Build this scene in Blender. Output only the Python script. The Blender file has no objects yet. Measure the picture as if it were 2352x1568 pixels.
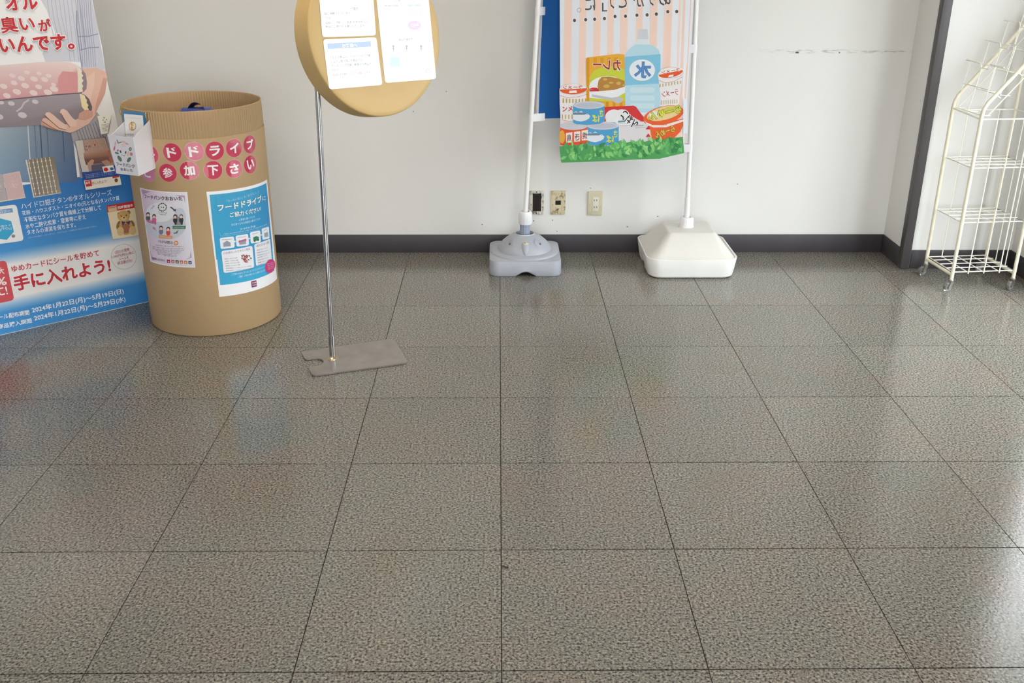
import bpy, bmesh, math, random
from mathutils import Vector, Matrix
from mathutils.geometry import tessellate_polygon
random.seed(7)
scn = bpy.context.scene
COL = scn.collection

# ------------------------------------------------------------------ camera
FPX, PITCH, YAW, ROLL = 2242.75, 0.395644, 0.013878, 0.003115
CAM = Vector((-0.003, -2.5795, 1.4751))
F = Vector((math.sin(YAW)*math.cos(PITCH), math.cos(YAW)*math.cos(PITCH), -math.sin(PITCH)))
_r = F.cross(Vector((0, 0, 1))).normalized(); _u = _r.cross(F)
RT = _r*math.cos(ROLL)+_u*math.sin(ROLL); UP = -_r*math.sin(ROLL)+_u*math.cos(ROLL)
cam = bpy.data.cameras.new('camera'); camo = bpy.data.objects.new('camera', cam); COL.objects.link(camo)
m = Matrix((RT, UP, -F)).transposed().to_4x4(); m.translation = CAM
camo.matrix_world = m
cam.sensor_fit = 'HORIZONTAL'; cam.sensor_width = 36.0; cam.lens = FPX/2352*36.0
cam.clip_start = 0.05; cam.clip_end = 200
scn.camera = camo

# ------------------------------------------------------------------ light
w = bpy.data.worlds.new('overcast_sky'); scn.world = w; w.use_nodes = True
bg = w.node_tree.nodes['Background']
bg.inputs[0].default_value = (0.93, 0.95, 1.0, 1); bg.inputs[1].default_value = 6.5
scn.view_settings.view_transform = 'Standard'; scn.view_settings.look = 'None'
scn.view_settings.exposure = 0.38; scn.view_settings.gamma = 1.0
scn.view_settings.use_curve_mapping = False
scn.cycles.use_denoising = True
scn.cycles.max_bounces = 4; scn.cycles.diffuse_bounces = 3; scn.cycles.glossy_bounces = 3
scn.cycles.caustics_reflective = False; scn.cycles.caustics_refractive = False
scn.cycles.adaptive_threshold = 0.12; scn.cycles.adaptive_min_samples = 20
scn.cycles.sample_clamp_indirect = 8.0
WIN_Y0, WIN_Y1, WIN_Z0, WIN_Z1, WX = -0.22, 1.48, 0.06, 1.98, 2.437      # glazed door in the right wall
FRX0, FRX1, FRY = -1.5, 2.0, -4.6                                        # shop front behind the camera
def portal(name, mw, sx, sy):
    l = bpy.data.lights.new(name, 'AREA'); l.shape = 'RECTANGLE'; l.size = sx; l.size_y = sy; l.cycles.is_portal = True
    o = bpy.data.objects.new(name, l); COL.objects.link(o); o.matrix_world = mw
portal('door_portal', Matrix.Translation((WX+0.10, (WIN_Y0+WIN_Y1)/2, (WIN_Z0+WIN_Z1)/2)) @ Matrix(((0, 0, 1), (1, 0, 0), (0, 1, 0))).to_4x4(), WIN_Y1-WIN_Y0, WIN_Z1-WIN_Z0)
portal('shopfront_portal', Matrix.Translation(((FRX0+FRX1)/2, FRY-.10, (WIN_Z0+WIN_Z1)/2)) @ Matrix(((1, 0, 0), (0, 0, -1), (0, 1, 0))).to_4x4(), FRX1-FRX0, WIN_Z1-WIN_Z0)
LAMP_POWER = 13.5
LAMP_COLOR = (1.0, 0.90, 0.79)

# ------------------------------------------------------------------ measuring helpers (photo pixel -> point on a real surface)
def ray(x, y): return F+RT*((x-1176)/FPX)-UP*((y-784)/FPX)
def on_plane(x, y, p, n):
    d = ray(x, y); return CAM+d*((Vector(p)-CAM).dot(n)/d.dot(n))
def fl(x, y, z=0.0): return on_plane(x, y, (0, 0, z), Vector((0, 0, 1)))
def wy(x, y, Y): return on_plane(x, y, (0, Y, 0), Vector((0, 1, 0)))
ZK = {'A': (0, 0, 3.9194), 'B': (0, 400, 4.0194), 'C': (240, 190, 5.059), 'D': (290, 400, 4.0205), 'D1': (310, 430, 8.253),
      'D2': (470, 410, 5.6), 'E': (660, 0, 5.408), 'G': (1190, 0, 4.02), 'H': (1275, 130, 6.2727), 'L': (160, 230, 7.4667),
      'S': (0, 340, 7.127), 'P': (0, 0, 1.0), 'O': (1200, 420, 11.76)}
def PX(k, x, y):
    a, b, s = ZK[k]; return (a+x/s, b+y/s)

# ------------------------------------------------------------------ materials
def lin(c):
    return tuple(((v/255)/12.92 if v/255 <= 0.04045 else ((v/255+0.055)/1.055)**2.4) for v in c)
MATS = {}
def mat(name, rgb, rough=0.5, metal=0.0, coat=0.0, trans=0.0, bump=0.0, bscale=60.0, var=0.0, vscale=6.0, spec=0.5, sub=0.0):
    if name in MATS: return MATS[name]
    m = bpy.data.materials.new(name); m.use_nodes = True
    nt = m.node_tree; b = nt.nodes['Principled BSDF']
    c = lin(rgb)
    b.inputs['Base Color'].default_value = (*c, 1); b.inputs['Roughness'].default_value = rough
    b.inputs['Metallic'].default_value = metal; b.inputs['Coat Weight'].default_value = coat
    b.inputs['Specular IOR Level'].default_value = spec
    b.inputs['Transmission Weight'].default_value = trans
    tc = nt.nodes.new('ShaderNodeTexCoord')
    if var:
        n = nt.nodes.new('ShaderNodeTexNoise'); n.inputs['Scale'].default_value = vscale; n.inputs['Detail'].default_value = 5
        nt.links.new(tc.outputs['Object'], n.inputs['Vector'])
        r = nt.nodes.new('ShaderNodeMapRange'); r.inputs[1].default_value = .3; r.inputs[2].default_value = .7
        r.inputs[3].default_value = 1-var; r.inputs[4].default_value = 1+var
        nt.links.new(n.outputs['Fac'], r.inputs[0])
        x = nt.nodes.new('ShaderNodeVectorMath'); x.operation = 'SCALE'; x.inputs[0].default_value = c
        nt.links.new(r.outputs[0], x.inputs['Scale']); nt.links.new(x.outputs[0], b.inputs['Base Color'])
    if bump:
        n = nt.nodes.new('ShaderNodeTexNoise'); n.inputs['Scale'].default_value = bscale; n.inputs['Detail'].default_value = 4
        nt.links.new(tc.outputs['Object'], n.inputs['Vector'])
        bp = nt.nodes.new('ShaderNodeBump'); bp.inputs['Strength'].default_value = bump; bp.inputs['Distance'].default_value = .002
        nt.links.new(n.outputs['Fac'], bp.inputs['Height']); nt.links.new(bp.outputs[0], b.inputs['Normal'])
    MATS[name] = m; return m

def print_mat(name, rough, coat=0.0, cloth=False):
    """ink on paper, card or cloth: colour of each printed shape comes from the 'ink' attribute"""
    m = bpy.data.materials.new(name); m.use_nodes = True; nt = m.node_tree; b = nt.nodes['Principled BSDF']
    a = nt.nodes.new('ShaderNodeAttribute'); a.attribute_name = 'ink'
    nt.links.new(a.outputs['Color'], b.inputs['Base Color'])
    b.inputs['Roughness'].default_value = rough; b.inputs['Coat Weight'].default_value = coat
    b.inputs['Coat Roughness'].default_value = 0.06
    if cloth:
        t = nt.nodes.new('ShaderNodeBsdfTranslucent'); nt.links.new(a.outputs['Color'], t.inputs[0])
        mx = nt.nodes.new('ShaderNodeMixShader'); mx.inputs[0].default_value = .12
        o = nt.nodes['Material Output']
        nt.links.new(b.outputs[0], mx.inputs[1]); nt.links.new(t.outputs[0], mx.inputs[2]); nt.links.new(mx.outputs[0], o.inputs[0])
    MATS[name] = m; return m
PRINT = print_mat('printed_card', .42); GLOSSP = print_mat('laminated_print', .08, coat=1.0)
CLOTHP = print_mat('printed_cloth', .85, cloth=True); PAPERP = print_mat('printed_paper', .6)

def floor_mat():
    m = bpy.data.materials.new('speckled_vinyl_tile'); m.use_nodes = True; nt = m.node_tree; b = nt.nodes['Principled BSDF']
    N = nt.nodes.new; L = nt.links.new
    g = N('ShaderNodeNewGeometry'); oi = N('ShaderNodeObjectInfo')
    def noise(s, d=2.0, r=.5):
        n = N('ShaderNodeTexNoise'); n.inputs['Scale'].default_value = s; n.inputs['Detail'].default_value = d
        n.inputs['Roughness'].default_value = r; L(g.outputs['Position'], n.inputs['Vector']); return n
    sp = noise(165, 3, .6)
    cr = N('ShaderNodeValToRGB'); e = cr.color_ramp
    e.elements[0].position = .36; e.elements[0].color = (*lin((54, 51, 47)), 1)
    e.elements[1].position = .64; e.elements[1].color = (*lin((166, 162, 151)), 1)
    for p, c in ((.43, (92, 89, 83)), (.47, (120, 117, 110)), (.56, (131, 128, 120))):
        q = e.elements.new(p); q.color = (*lin(c), 1)
    L(sp.outputs['Fac'], cr.inputs[0])
    # soft tint blotches (reddish, greenish) as printed in the vinyl
    bl = noise(4.0, 3, .6); rb = N('ShaderNodeValToRGB'); e = rb.color_ramp
    e.elements[0].position = .36; e.elements[0].color = (.96, 1.0, .97, 1)
    e.elements[1].position = .64; e.elements[1].color = (1.06, .98, .95, 1)
    q = e.elements.new(.5); q.color = (1.0, 1.0, .99, 1)
    L(bl.outputs['Fac'], rb.inputs[0])
    mx = N('ShaderNodeVectorMath'); mx.operation = 'MULTIPLY'; L(cr.outputs[0], mx.inputs[0]); L(rb.outputs[0], mx.inputs[1])
    mr = N('ShaderNodeMapRange'); mr.inputs[3].default_value = .93; mr.inputs[4].default_value = 1.05; L(oi.outputs['Random'], mr.inputs[0])
    sc = N('ShaderNodeVectorMath'); sc.operation = 'SCALE'; L(mx.outputs[0], sc.inputs[0]); L(mr.outputs[0], sc.inputs['Scale'])
    # worn brownish dirt
    dn = noise(2.3, 4, .6); dr = N('ShaderNodeMapRange'); dr.inputs[1].default_value = .58; dr.inputs[2].default_value = .75; dr.inputs[4].default_value = .35
    L(dn.outputs['Fac'], dr.inputs[0])
    dm = N('ShaderNodeMix'); dm.data_type = 'RGBA'; L(dr.outputs[0], dm.inputs[0]); L(sc.outputs[0], dm.inputs[6]); dm.inputs[7].default_value = (*lin((118, 100, 82)), 1)
    L(dm.outputs[2], b.inputs['Base Color'])
    b.inputs['Roughness'].default_value = .38
    rr = N('ShaderNodeMapRange'); rr.inputs[3].default_value = .09; rr.inputs[4].default_value = .17; b.inputs['Specular IOR Level'].default_value = .6; L(dn.outputs['Fac'], rr.inputs[0]); L(rr.outputs[0], b.inputs['Roughness'])
    bn = noise(120, 3, .6)
    bp = N('ShaderNodeBump'); bp.inputs['Strength'].default_value = .26; bp.inputs['Distance'].default_value = .0012
    L(bn.outputs['Fac'], bp.inputs['Height']); L(bp.outputs[0], b.inputs['Normal'])
    return m

def wall_mat():
    m = mat('painted_wall', (229, 228, 225), .6, bump=.08, bscale=140, var=.015, vscale=1.5)
    return m
def stained_wall_mat():
    """painted wall with the rubbed streak at trolley height"""
    m = wall_mat().copy(); m.name = 'painted_wall_scuffed'; nt = m.node_tree; b = nt.nodes['Principled BSDF']
    N = nt.nodes.new; L = nt.links.new
    src = b.inputs['Base Color'].links[0].from_socket
    g = N('ShaderNodeNewGeometry'); sx = N('ShaderNodeSeparateXYZ'); L(g.outputs['Position'], sx.inputs[0])
    mp = N('ShaderNodeMapping'); mp.inputs['Scale'].default_value = (26, 1, 170); L(g.outputs['Position'], mp.inputs[0])
    n = N('ShaderNodeTexNoise'); n.inputs['Scale'].default_value = 1.0; n.inputs['Detail'].default_value = 4; L(mp.outputs[0], n.inputs['Vector'])
    def band(sock, c, hw, soft):
        s = N('ShaderNodeMath'); s.operation = 'SUBTRACT'; L(sock, s.inputs[0]); s.inputs[1].default_value = c
        a = N('ShaderNodeMath'); a.operation = 'ABSOLUTE'; L(s.outputs[0], a.inputs[0])
        r = N('ShaderNodeMapRange'); r.inputs[1].default_value = hw; r.inputs[2].default_value = hw+soft; r.inputs[3].default_value = 1; r.inputs[4].default_value = 0
        L(a.outputs[0], r.inputs[0]); return r.outputs[0]
    zs = wy(1870, 118, 2.116).z
    k = N('ShaderNodeMath'); k.operation = 'MULTIPLY'; L(band(sx.outputs[2], zs, .002, .010), k.inputs[0]); L(band(sx.outputs[0], 1.60, .22, .2), k.inputs[1])
    t = N('ShaderNodeMapRange'); t.inputs[1].default_value = .48; t.inputs[2].default_value = .68; t.inputs[4].default_value = .75; L(n.outputs['Fac'], t.inputs[0])
    k2 = N('ShaderNodeMath'); k2.operation = 'MULTIPLY'; L(k.outputs[0], k2.inputs[0]); L(t.outputs[0], k2.inputs[1])
    mix = N('ShaderNodeMix'); mix.data_type = 'RGBA'; L(k2.outputs[0], mix.inputs[0]); L(src, mix.inputs[6]); mix.inputs[7].default_value = (*lin((120, 112, 102)), 1)
    L(mix.outputs[2], b.inputs['Base Color']); return m

# ------------------------------------------------------------------ object helpers
ORG = {}
def tag(o, label=None, cat=None, group=None, kind=None):
    if label: o['label'] = label
    if cat: o['category'] = cat
    if group: o['group'] = group
    if kind: o['kind'] = kind
    return o
def thing(name, loc, label, cat, group=None):
    o = bpy.data.objects.new(name, None); o.empty_display_size = .1; COL.objects.link(o)
    o.location = loc; ORG[o] = Vector(loc); return tag(o, label, cat, group)
def finish(name, me, mats, parent, smooth=False):
    for mm in (mats if isinstance(mats, (list, tuple)) else [mats]): me.materials.append(mm)
    o = bpy.data.objects.new(name, me); COL.objects.link(o)
    if parent is not None:
        o.parent = parent; org = ORG.get(parent, Vector()); ORG[o] = org
        me.transform(Matrix.Translation(-org))
    if smooth:
        for p in me.polygons: p.use_smooth = True
    return o
def from_bm(name, bm, mats, parent=None, smooth=False, angle=None):
    me = bpy.data.meshes.new(name); bmesh.ops.recalc_face_normals(bm, faces=bm.faces[:]); bm.to_mesh(me); bm.free()
    o = finish(name, me, mats, parent, smooth or angle is not None)
    if angle is not None:
        me.set_sharp_from_angle(angle=math.radians(angle))
    return o
def bm_box(bm, a, b, bev=0.0, seg=2):
    a, b = Vector(a), Vector(b)
    r = bmesh.ops.create_cube(bm, size=1.0, matrix=Matrix.Translation((a+b)/2) @ Matrix.Diagonal((*(b-a), 1)))
    if bev:
        es = list({e for v in r['verts'] for e in v.link_edges})
        bmesh.ops.bevel(bm, geom=es, offset=bev, segments=seg, affect='EDGES', profile=.5)
def box(name, a, b, mt, parent=None, bev=0.0, seg=2):
    bm = bmesh.new(); bm_box(bm, a, b, bev, seg); return from_bm(name, bm, mt, parent, angle=35 if bev else None)
def frame_of(d):
    d = d.normalized(); a = Vector((0, 0, 1)) if abs(d.z) < .9 else Vector((1, 0, 0))
    x = a.cross(d).normalized(); return x, d.cross(x)
def bm_tube(bm, pts, r, n=8, cap=True):
    pts = [Vector(p) for p in pts]; rings = []
    rs = r if isinstance(r, (list, tuple)) else [r]*len(pts)
    for i, p in enumerate(pts):
        d = (pts[min(i+1, len(pts)-1)]-pts[max(i-1, 0)])
        if i == 0: x, y = frame_of(d)
        else:
            dn = d.normalized(); x = (x-dn*x.dot(dn)).normalized(); y = dn.cross(x)
        rings.append([bm.verts.new(p+(x*math.cos(2*math.pi*k/n)+y*math.sin(2*math.pi*k/n))*rs[i]) for k in range(n)])
    for a, b in zip(rings, rings[1:]):
        for k in range(n): bm.faces.new((a[k], a[(k+1) % n], b[(k+1) % n], b[k]))
    if cap:
        bm.faces.new(rings[0][::-1]); bm.faces.new(rings[-1])
def tube(name, pts, r, mt, parent=None, n=8):
    bm = bmesh.new(); bm_tube(bm, pts, r, n); return from_bm(name, bm, mt, parent, angle=50)
def bm_lathe(bm, prof, base, axis=(0, 0, 1), n=48, ribs=None):
    axis = Vector(axis).normalized(); x, y = frame_of(axis); base = Vector(base); rings = []
    for j, (r, h) in enumerate(prof):
        if r < 1e-6: rings.append([bm.verts.new(base+axis*h)]); continue
        rg = []
        for k in range(n):
            a = 2*math.pi*k/n; rr = r
            if ribs and ribs[1] <= j <= ribs[2]: rr = r+ribs[0]*(1 if (k//2) % 2 else -1)
            rg.append(bm.verts.new(base+axis*h+(x*math.cos(a)+y*math.sin(a))*rr))
        rings.append(rg)
    for a, b in zip(rings, rings[1:]):
        if len(a) == 1 and len(b) == 1: continue
        for k in range(n):
            if len(a) == 1: bm.faces.new((a[0], b[k], b[(k+1) % n]))
            elif len(b) == 1: bm.faces.new((a[k], a[(k+1) % n], b[0]))
            else: bm.faces.new((a[k], a[(k+1) % n], b[(k+1) % n], b[k]))
def lathe(name, prof, base, mt, parent=None, axis=(0, 0, 1), n=48, angle=40, ribs=None):
    bm = bmesh.new(); bm_lathe(bm, prof, base, axis, n, ribs); return from_bm(name, bm, mt, parent, angle=angle)
def rrect(cx, cy, hx, hy, r, z, ns=20, nc=6, zf=None):
    """rounded rectangle loop, counter-clockwise"""
    out = []
    cs = [(cx+hx-r, cy+hy-r, 0), (cx-hx+r, cy+hy-r, 90), (cx-hx+r, cy-hy+r, 180), (cx+hx-r, cy-hy+r, 270)]
    for i, (x, y, a0) in enumerate(cs):
        arc = [(x+r*math.cos(math.radians(a0+90*k/nc)), y+r*math.sin(math.radians(a0+90*k/nc))) for k in range(nc+1)]
        out += arc
        x2, y2, a2 = cs[(i+1) % 4]
        e = (x2+r*math.cos(math.radians(a2)), y2+r*math.sin(math.radians(a2))); s = arc[-1]
        out += [(s[0]+(e[0]-s[0])*k/ns, s[1]+(e[1]-s[1])*k/ns) for k in range(1, ns)]
    return [Vector((x, y, zf(x, y) if zf else z)) for x, y in out]
def bm_loft(bm, loops, cap_top=True, cap_bot=False):
    vs = [[bm.verts.new(p) for p in l] for l in loops]; n = len(vs[0])
    for a, b in zip(vs, vs[1:]):
        for k in range(n): bm.faces.new((a[k], a[(k+1) % n], b[(k+1) % n], b[k]))
    if cap_top: bm.faces.new(vs[-1])
    if cap_bot: bm.faces.new(vs[0][::-1])
def sheet(name, poly, n, t, mt, parent=None, bev=0):
    """thin board: polygon of world points extruded backwards along -n by t"""
    bm = bmesh.new(); n = Vector(n).normalized()
    a = [bm.verts.new(Vector(p)) for p in poly]; b = [bm.verts.new(Vector(p)-n*t) for p in poly]
    bm.faces.new(a); bm.faces.new(b[::-1])
    for i in range(len(a)):
        j = (i+1) % len(a); bm.faces.new((a[i], b[i], b[j], a[j]))
    return from_bm(name, bm, mt, parent)

# ------------------------------------------------------------------ printed artwork on a surface
class Plane:
    def __init__(s, o, e1, e2, wave=None):
        s.o, s.e1 = Vector(o), Vector(e1).normalized(); s.e2 = Vector(e2)
        s.e2 = (s.e2-s.e1*s.e2.dot(s.e1)).normalized(); s.n = s.e1.cross(s.e2); s.wave = wave; s.cut = .03 if wave else None
    def uv(s, px):
        d = on_plane(px[0], px[1], s.o, s.n)-s.o; return (d.dot(s.e1), d.dot(s.e2))
    def at(s, u, v, h=0.0):
        return s.o+s.e1*u+s.e2*v+s.n*(h+(s.wave(u, v) if s.wave else 0))
class Cyl:
    def __init__(s, c, R): s.c, s.R, s.cut = c, R, .012
    def uv(s, px):
        d = ray(*px); ox, oy = CAM.x-s.c[0], CAM.y-s.c[1]
        a = d.x**2+d.y**2; b = 2*(ox*d.x+oy*d.y); c = ox*ox+oy*oy-s.R**2
        D = b*b-4*a*c; t = (-b-math.sqrt(max(D, 0)))/(2*a); p = CAM+d*t
        return (s.R*math.atan2(p.x-s.c[0], -(p.y-s.c[1])), p.z)
    def at(s, u, v, h=0.0):
        a = u/s.R; return Vector((s.c[0]+(s.R+h)*math.sin(a), s.c[1]-(s.R+h)*math.cos(a), v))
TXT = {}
def text_mesh(body, off):
    k = (body, off)
    if k in TXT: return TXT[k]
    cu = bpy.data.curves.new('lettering', 'FONT'); cu.body = body; cu.size = 1; cu.offset = off; cu.resolution_u = 2; cu.dimensions = '2D'; cu.fill_mode = 'FRONT'
    ob = bpy.data.objects.new('lettering', cu); COL.objects.link(ob)
    dg = bpy.context.evaluated_depsgraph_get(); me = ob.evaluated_get(dg).to_mesh()
    vs = [(v.co.x, v.co.y) for v in me.vertices]; fs = [tuple(p.vertices) for p in me.polygons]
    ob.evaluated_get(dg).to_mesh_clear(); bpy.data.objects.remove(ob); bpy.data.curves.remove(cu)
    if not vs: vs = [(0, 0), (1, 0), (1, 1)]; fs = []
    xs = [v[0] for v in vs]; ys = [v[1] for v in vs]
    TXT[k] = (vs, fs, min(xs), max(xs), min(ys), max(ys)); return TXT[k]
class Art:
    def __init__(s, surf, key='P', h0=.0004, step=.0002):
        s.s, s.k, s.h0, s.st = surf, key, h0, step; s.V, s.Fc = [], []   # V: (u,v,layer,col)
    def q(s, p, k=None): return s.s.uv(PX(k or s.k, *p))
    def uvpoly(s, uv, col, layer=0):
        b = len(s.V); cols = col if isinstance(col[0], (tuple, list)) else [col]*len(uv)
        s.V += [(u, v, layer, c) for (u, v), c in zip(uv, cols)]
        for t in tessellate_polygon([[Vector((u, v, 0)) for u, v in uv]]): s.Fc.append(tuple(b+i for i in t))
    def poly(s, pts, col, layer=0, k=None): s.uvpoly([s.q(p, k) for p in pts], col, layer)
    def grid(s, quad, cols, layer=0, k=None, n=6, uv=False):
        """quad TL,TR,BR,BL with corner inks blended"""
        Q = [Vector(p) if uv else Vector(s.q(p, k)) for p in quad]; C4 = [Vector(c) for c in cols]; b = len(s.V)
        for i in range(n+1):
            for j in range(n+1):
                x, y = j/n, i/n
                f = lambda A: (A[0]*(1-x)+A[1]*x)*(1-y)+(A[3]*(1-x)+A[2]*x)*y
                p = f(Q); s.V.append((p.x, p.y, layer, tuple(f(C4))))
        for i in range(n):
            for j in range(n):
                a = b+i*(n+1)+j; s.Fc.append((a, a+1, a+n+2, a+n+1))
    def ell(s, c, rx, ry, col, layer=0, k=None, rot=0, n=20, a0=0, a1=360):
        r = math.radians(rot); pts = []
        full = abs(a1-a0) >= 360
        for i in range(n if full else n+1):
            a = math.radians(a0+(a1-a0)*i/n); x, y = rx*math.cos(a), ry*math.sin(a)
            pts.append((c[0]+x*math.cos(r)-y*math.sin(r), c[1]+x*math.sin(r)+y*math.cos(r)))
        s.poly(pts, col, layer, k)
    def disc_uv(s, c, r, col, layer=0, n=28): s.uvpoly([(c[0]+r*math.cos(2*math.pi*i/n), c[1]+r*math.sin(2*math.pi*i/n)) for i in range(n)], col, layer)
    def line(s, pts, wd, col, layer=0, k=None, closed=False):
        """stroke of width wd metres"""
        P = [Vector(s.q(p, k)) for p in pts]
        if closed: P.append(P[0])
        for a, b in zip(P, P[1:]):
            d = (b-a)
            if d.length < 1e-7: continue
            d.normalize(); nrm = Vector((-d.y, d.x))*wd/2; a2, b2 = a-d*wd*.3, b+d*wd*.3
            s.uvpoly([tuple(a2+nrm), tuple(a2-nrm), tuple(b2-nrm), tuple(b2+nrm)], col, layer)
    def ring(s, c, rx, ry, wd, col, layer=0, k=None, n=28):
        s.line([(c[0]+rx*math.cos(2*math.pi*i/n), c[1]+ry*math.sin(2*math.pi*i/n)) for i in range(n)], wd, col, layer, k, True)
    def text(s, body, p0, p1, ht, col, layer=1, k=None, off=0.012, flip=False, halo=None, hcol=(250, 250, 250), uv=None, hv=None):
        """lettering between two points of its baseline; ht is its height in the same pixels"""
        if uv: a, b = Vector(uv[0]), Vector(uv[1]); H = hv
        else:
            a, b = Vector(s.q(p0, k)), Vector(s.q(p1, k))
            H = (Vector(s.q((p0[0], p0[1]-ht), k))-a).length
        vs, fs, x0, x1, y0, y1 = text_mesh(body, off)
        e = b-a; Lw = e.length; e.normalize(); up = Vector((-e.y, e.x))
        if flip: up = -up
        sx = Lw/max(x1-x0, 1e-6); sy = H/max(y1-y0, 1e-6)
        if halo:
            hv_, hf, a0, a1, b0, b1 = text_mesh(body, off+halo); base = len(s.V)
            s.V += [(*(a+e*((x-x0)*sx)+up*((y-y0)*sy)), layer-1, hcol) for x, y in hv_]; s.Fc += [tuple(base+i for i in f) for f in hf]
        base = len(s.V)
        s.V += [(*(a+e*((x-x0)*sx)+up*((y-y0)*sy)), layer, col) for x, y in vs]; s.Fc += [tuple(base+i for i in f) for f in fs]
    def build(s, name, parent, mt=None, label=None):
        me = bpy.data.meshes.new(name); bm = bmesh.new(); cl = bm.loops.layers.float_color.new('ink')
        hl = bm.verts.layers.float.new('lay')
        vs = []
        for u, v, l, c in s.V:
            x = bm.verts.new((u, v, 0)); x[hl] = l; vs.append(x)
        for f in s.Fc:
            try: fc = bm.faces.new([vs[i] for i in f])
            except ValueError: continue
            for lp, i in zip(fc.loops, f): lp[cl] = (*lin(s.V[i][3]), 1)
        if s.s.cut:
            us = [v[0] for v in s.V]; u = math.floor(min(us)/s.s.cut)*s.s.cut
            while u < max(us):
                bmesh.ops.bisect_plane(bm, geom=bm.verts[:]+bm.edges[:]+bm.faces[:], plane_co=(u, 0, 0), plane_no=(1, 0, 0), dist=1e-6); u += s.s.cut
        for v in bm.verts: v.co = s.s.at(v.co.x, v.co.y, s.h0+s.st*v[hl])
        bm.to_mesh(me); bm.free()
        o = finish(name, me, mt or PRINT, parent)
        if label: o['label'] = label
        return o

# ------------------------------------------------------------------ setting
M_FLOOR = floor_mat(); M_WALL = wall_mat(); M_WALLB = stained_wall_mat()
M_BASE = mat('dark_rubber_skirting', (62, 58, 62), .5, var=.06, vscale=9)
M_JOINT = mat('tile_joint', (60, 52, 45), .8)
BY, JX, JY, FX0, FY0, CZ = 2.116, 1.923, 1.851, -3.3, -4.6, 2.7
floor = tag(box('floor', (FX0, FY0, -.06), (WX+.13, BY+.13, -.004), M_JOINT), kind='structure'); ORG[floor] = Vector()
T, GAP, GAPY = .45, .0011, .0017
tcache = {}
def tile(x0, x1, y0, y1):
    key = (round(x1-x0, 4), round(y1-y0, 4))
    if key not in tcache:
        bm = bmesh.new(); bm_box(bm, (GAP-key[0]/2, GAPY-key[1]/2, -.0035), (key[0]/2-GAP, key[1]/2-GAPY, 0), .0003, 1)
        me = bpy.data.meshes.new('tile'); bmesh.ops.recalc_face_normals(bm, faces=bm.faces[:]); bm.to_mesh(me); bm.free(); me.materials.append(M_FLOOR); tcache[key] = me
    o = bpy.data.objects.new('tile', tcache[key]); COL.objects.link(o); o.parent = floor; o.location = ((x0+x1)/2, (y0+y1)/2, 0)
for i in range(-8, 6):
    for j in range(-11, 5):
        x0, x1, y0, y1 = max(i*T, FX0), min(i*T+T, WX), max(j*T, FY0), min(j*T+T, BY)
        if x1-x0 < .01 or y1-y0 < .01: continue
        if x0 >= JX-.001: y1 = min(y1, JY)
        if y1-y0 < .01: continue
        tile(x0, x1, y0, y1)
def struct(name, a, b, mt, bev=0.0): return tag(box(name, a, b, mt, None, bev), kind='structure')
wall_back = struct('wall_back', (FX0, BY, 0), (JX, BY+.13, CZ), M_WALLB); ORG[wall_back] = Vector()
struct('wall_jog', (JX, JY, 0), (WX+.13, BY+.13, CZ), M_WALL)
struct('wall_right', (WX, WIN_Y1, 0), (WX+.13, JY, CZ), M_WALL)
struct('wall_right_lintel', (WX, FY0, WIN_Z1), (WX+.13, WIN_Y1, CZ), M_WALL)
struct('wall_right_end', (WX, FY0, 0), (WX+.13, WIN_Y0, WIN_Z1), M_WALL)
struct('wall_left', (FX0-.13, FY0, 0), (FX0, BY+.13, CZ), mat('taupe_wall', (205, 200, 192), .7))
struct('wall_front', (FX0, FY0-.13, WIN_Z1), (WX+.13, FY0, CZ), M_WALL)
struct('wall_front_left', (FX0, FY0-.13, 0), (FRX0, FY0, WIN_Z1), M_WALL)
struct('wall_front_right', (FRX1, FY0-.13, 0), (WX+.13, FY0, WIN_Z1), M_WALL)
struct('ceiling', (FX0-.13, FY0-.13, CZ), (WX+.13, BY+.13, CZ+.1), mat('ceiling_board', (232, 230, 224), .8))
struct('baseboard_back', (FX0, BY-.006, 0), (JX-.006, BY, .092), M_BASE, .0015)
struct('baseboard_return', (JX-.006, JY+.03, 0), (JX, BY, .092), M_BASE, .0015)
struct('baseboard_jog', (JX+.036, JY-.006, 0), (WX, JY, .092), M_BASE, .0015)
struct('baseboard_right', (WX-.006, WIN_Y1+.03, 0), (WX, JY-.006, .092), M_BASE, .0015)
struct('baseboard_left', (FX0, FY0, 0), (FX0+.006, BY-.006, .092), M_BASE, .0015)
# dark steel corner jamb
struct('trim_1', (1.913, 1.838, 0), (1.954, 1.882, CZ), mat('corner_jamb_steel', (84, 80, 82), .42, metal=.25, var=.05), .003)
# shop window in the right-hand wall, its panes and the pavement beyond
M_ALU = mat('window_aluminium', (120, 118, 114), .35, metal=.8)
wf = tag(box('window_1', (WX, WIN_Y0, 0), (WX+.13, WIN_Y1, WIN_Z0), M_ALU), kind='structure'); ORG[wf] = Vector()
gl = bpy.data.materials.new('window_glass'); gl.use_nodes = True; nt = gl.node_tree; nt.nodes.clear()
o_ = nt.nodes.new('ShaderNodeOutputMaterial'); t_ = nt.nodes.new('ShaderNodeBsdfTransparent'); g_ = nt.nodes.new('ShaderNodeBsdfGlossy'); x_ = nt.nodes.new('ShaderNodeMixShader')
g_.inputs['Roughness'].default_value = 0.0; t_.inputs[0].default_value = (.95, .97, .96, 1)
x_.inputs[0].default_value = .05; nt.links.new(t_.outputs[0], x_.inputs[1]); nt.links.new(g_.outputs[0], x_.inputs[2]); nt.links.new(x_.outputs[0], o_.inputs[0])
ys = [WIN_Y0, 1.02, WIN_Y1]
for y in ys: box('mullion', (WX+.03, y-.025 if y > WIN_Y0 else y, WIN_Z0), (WX+.09, y+.025 if y < WIN_Y1 else y, WIN_Z1), M_ALU, wf)
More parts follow.
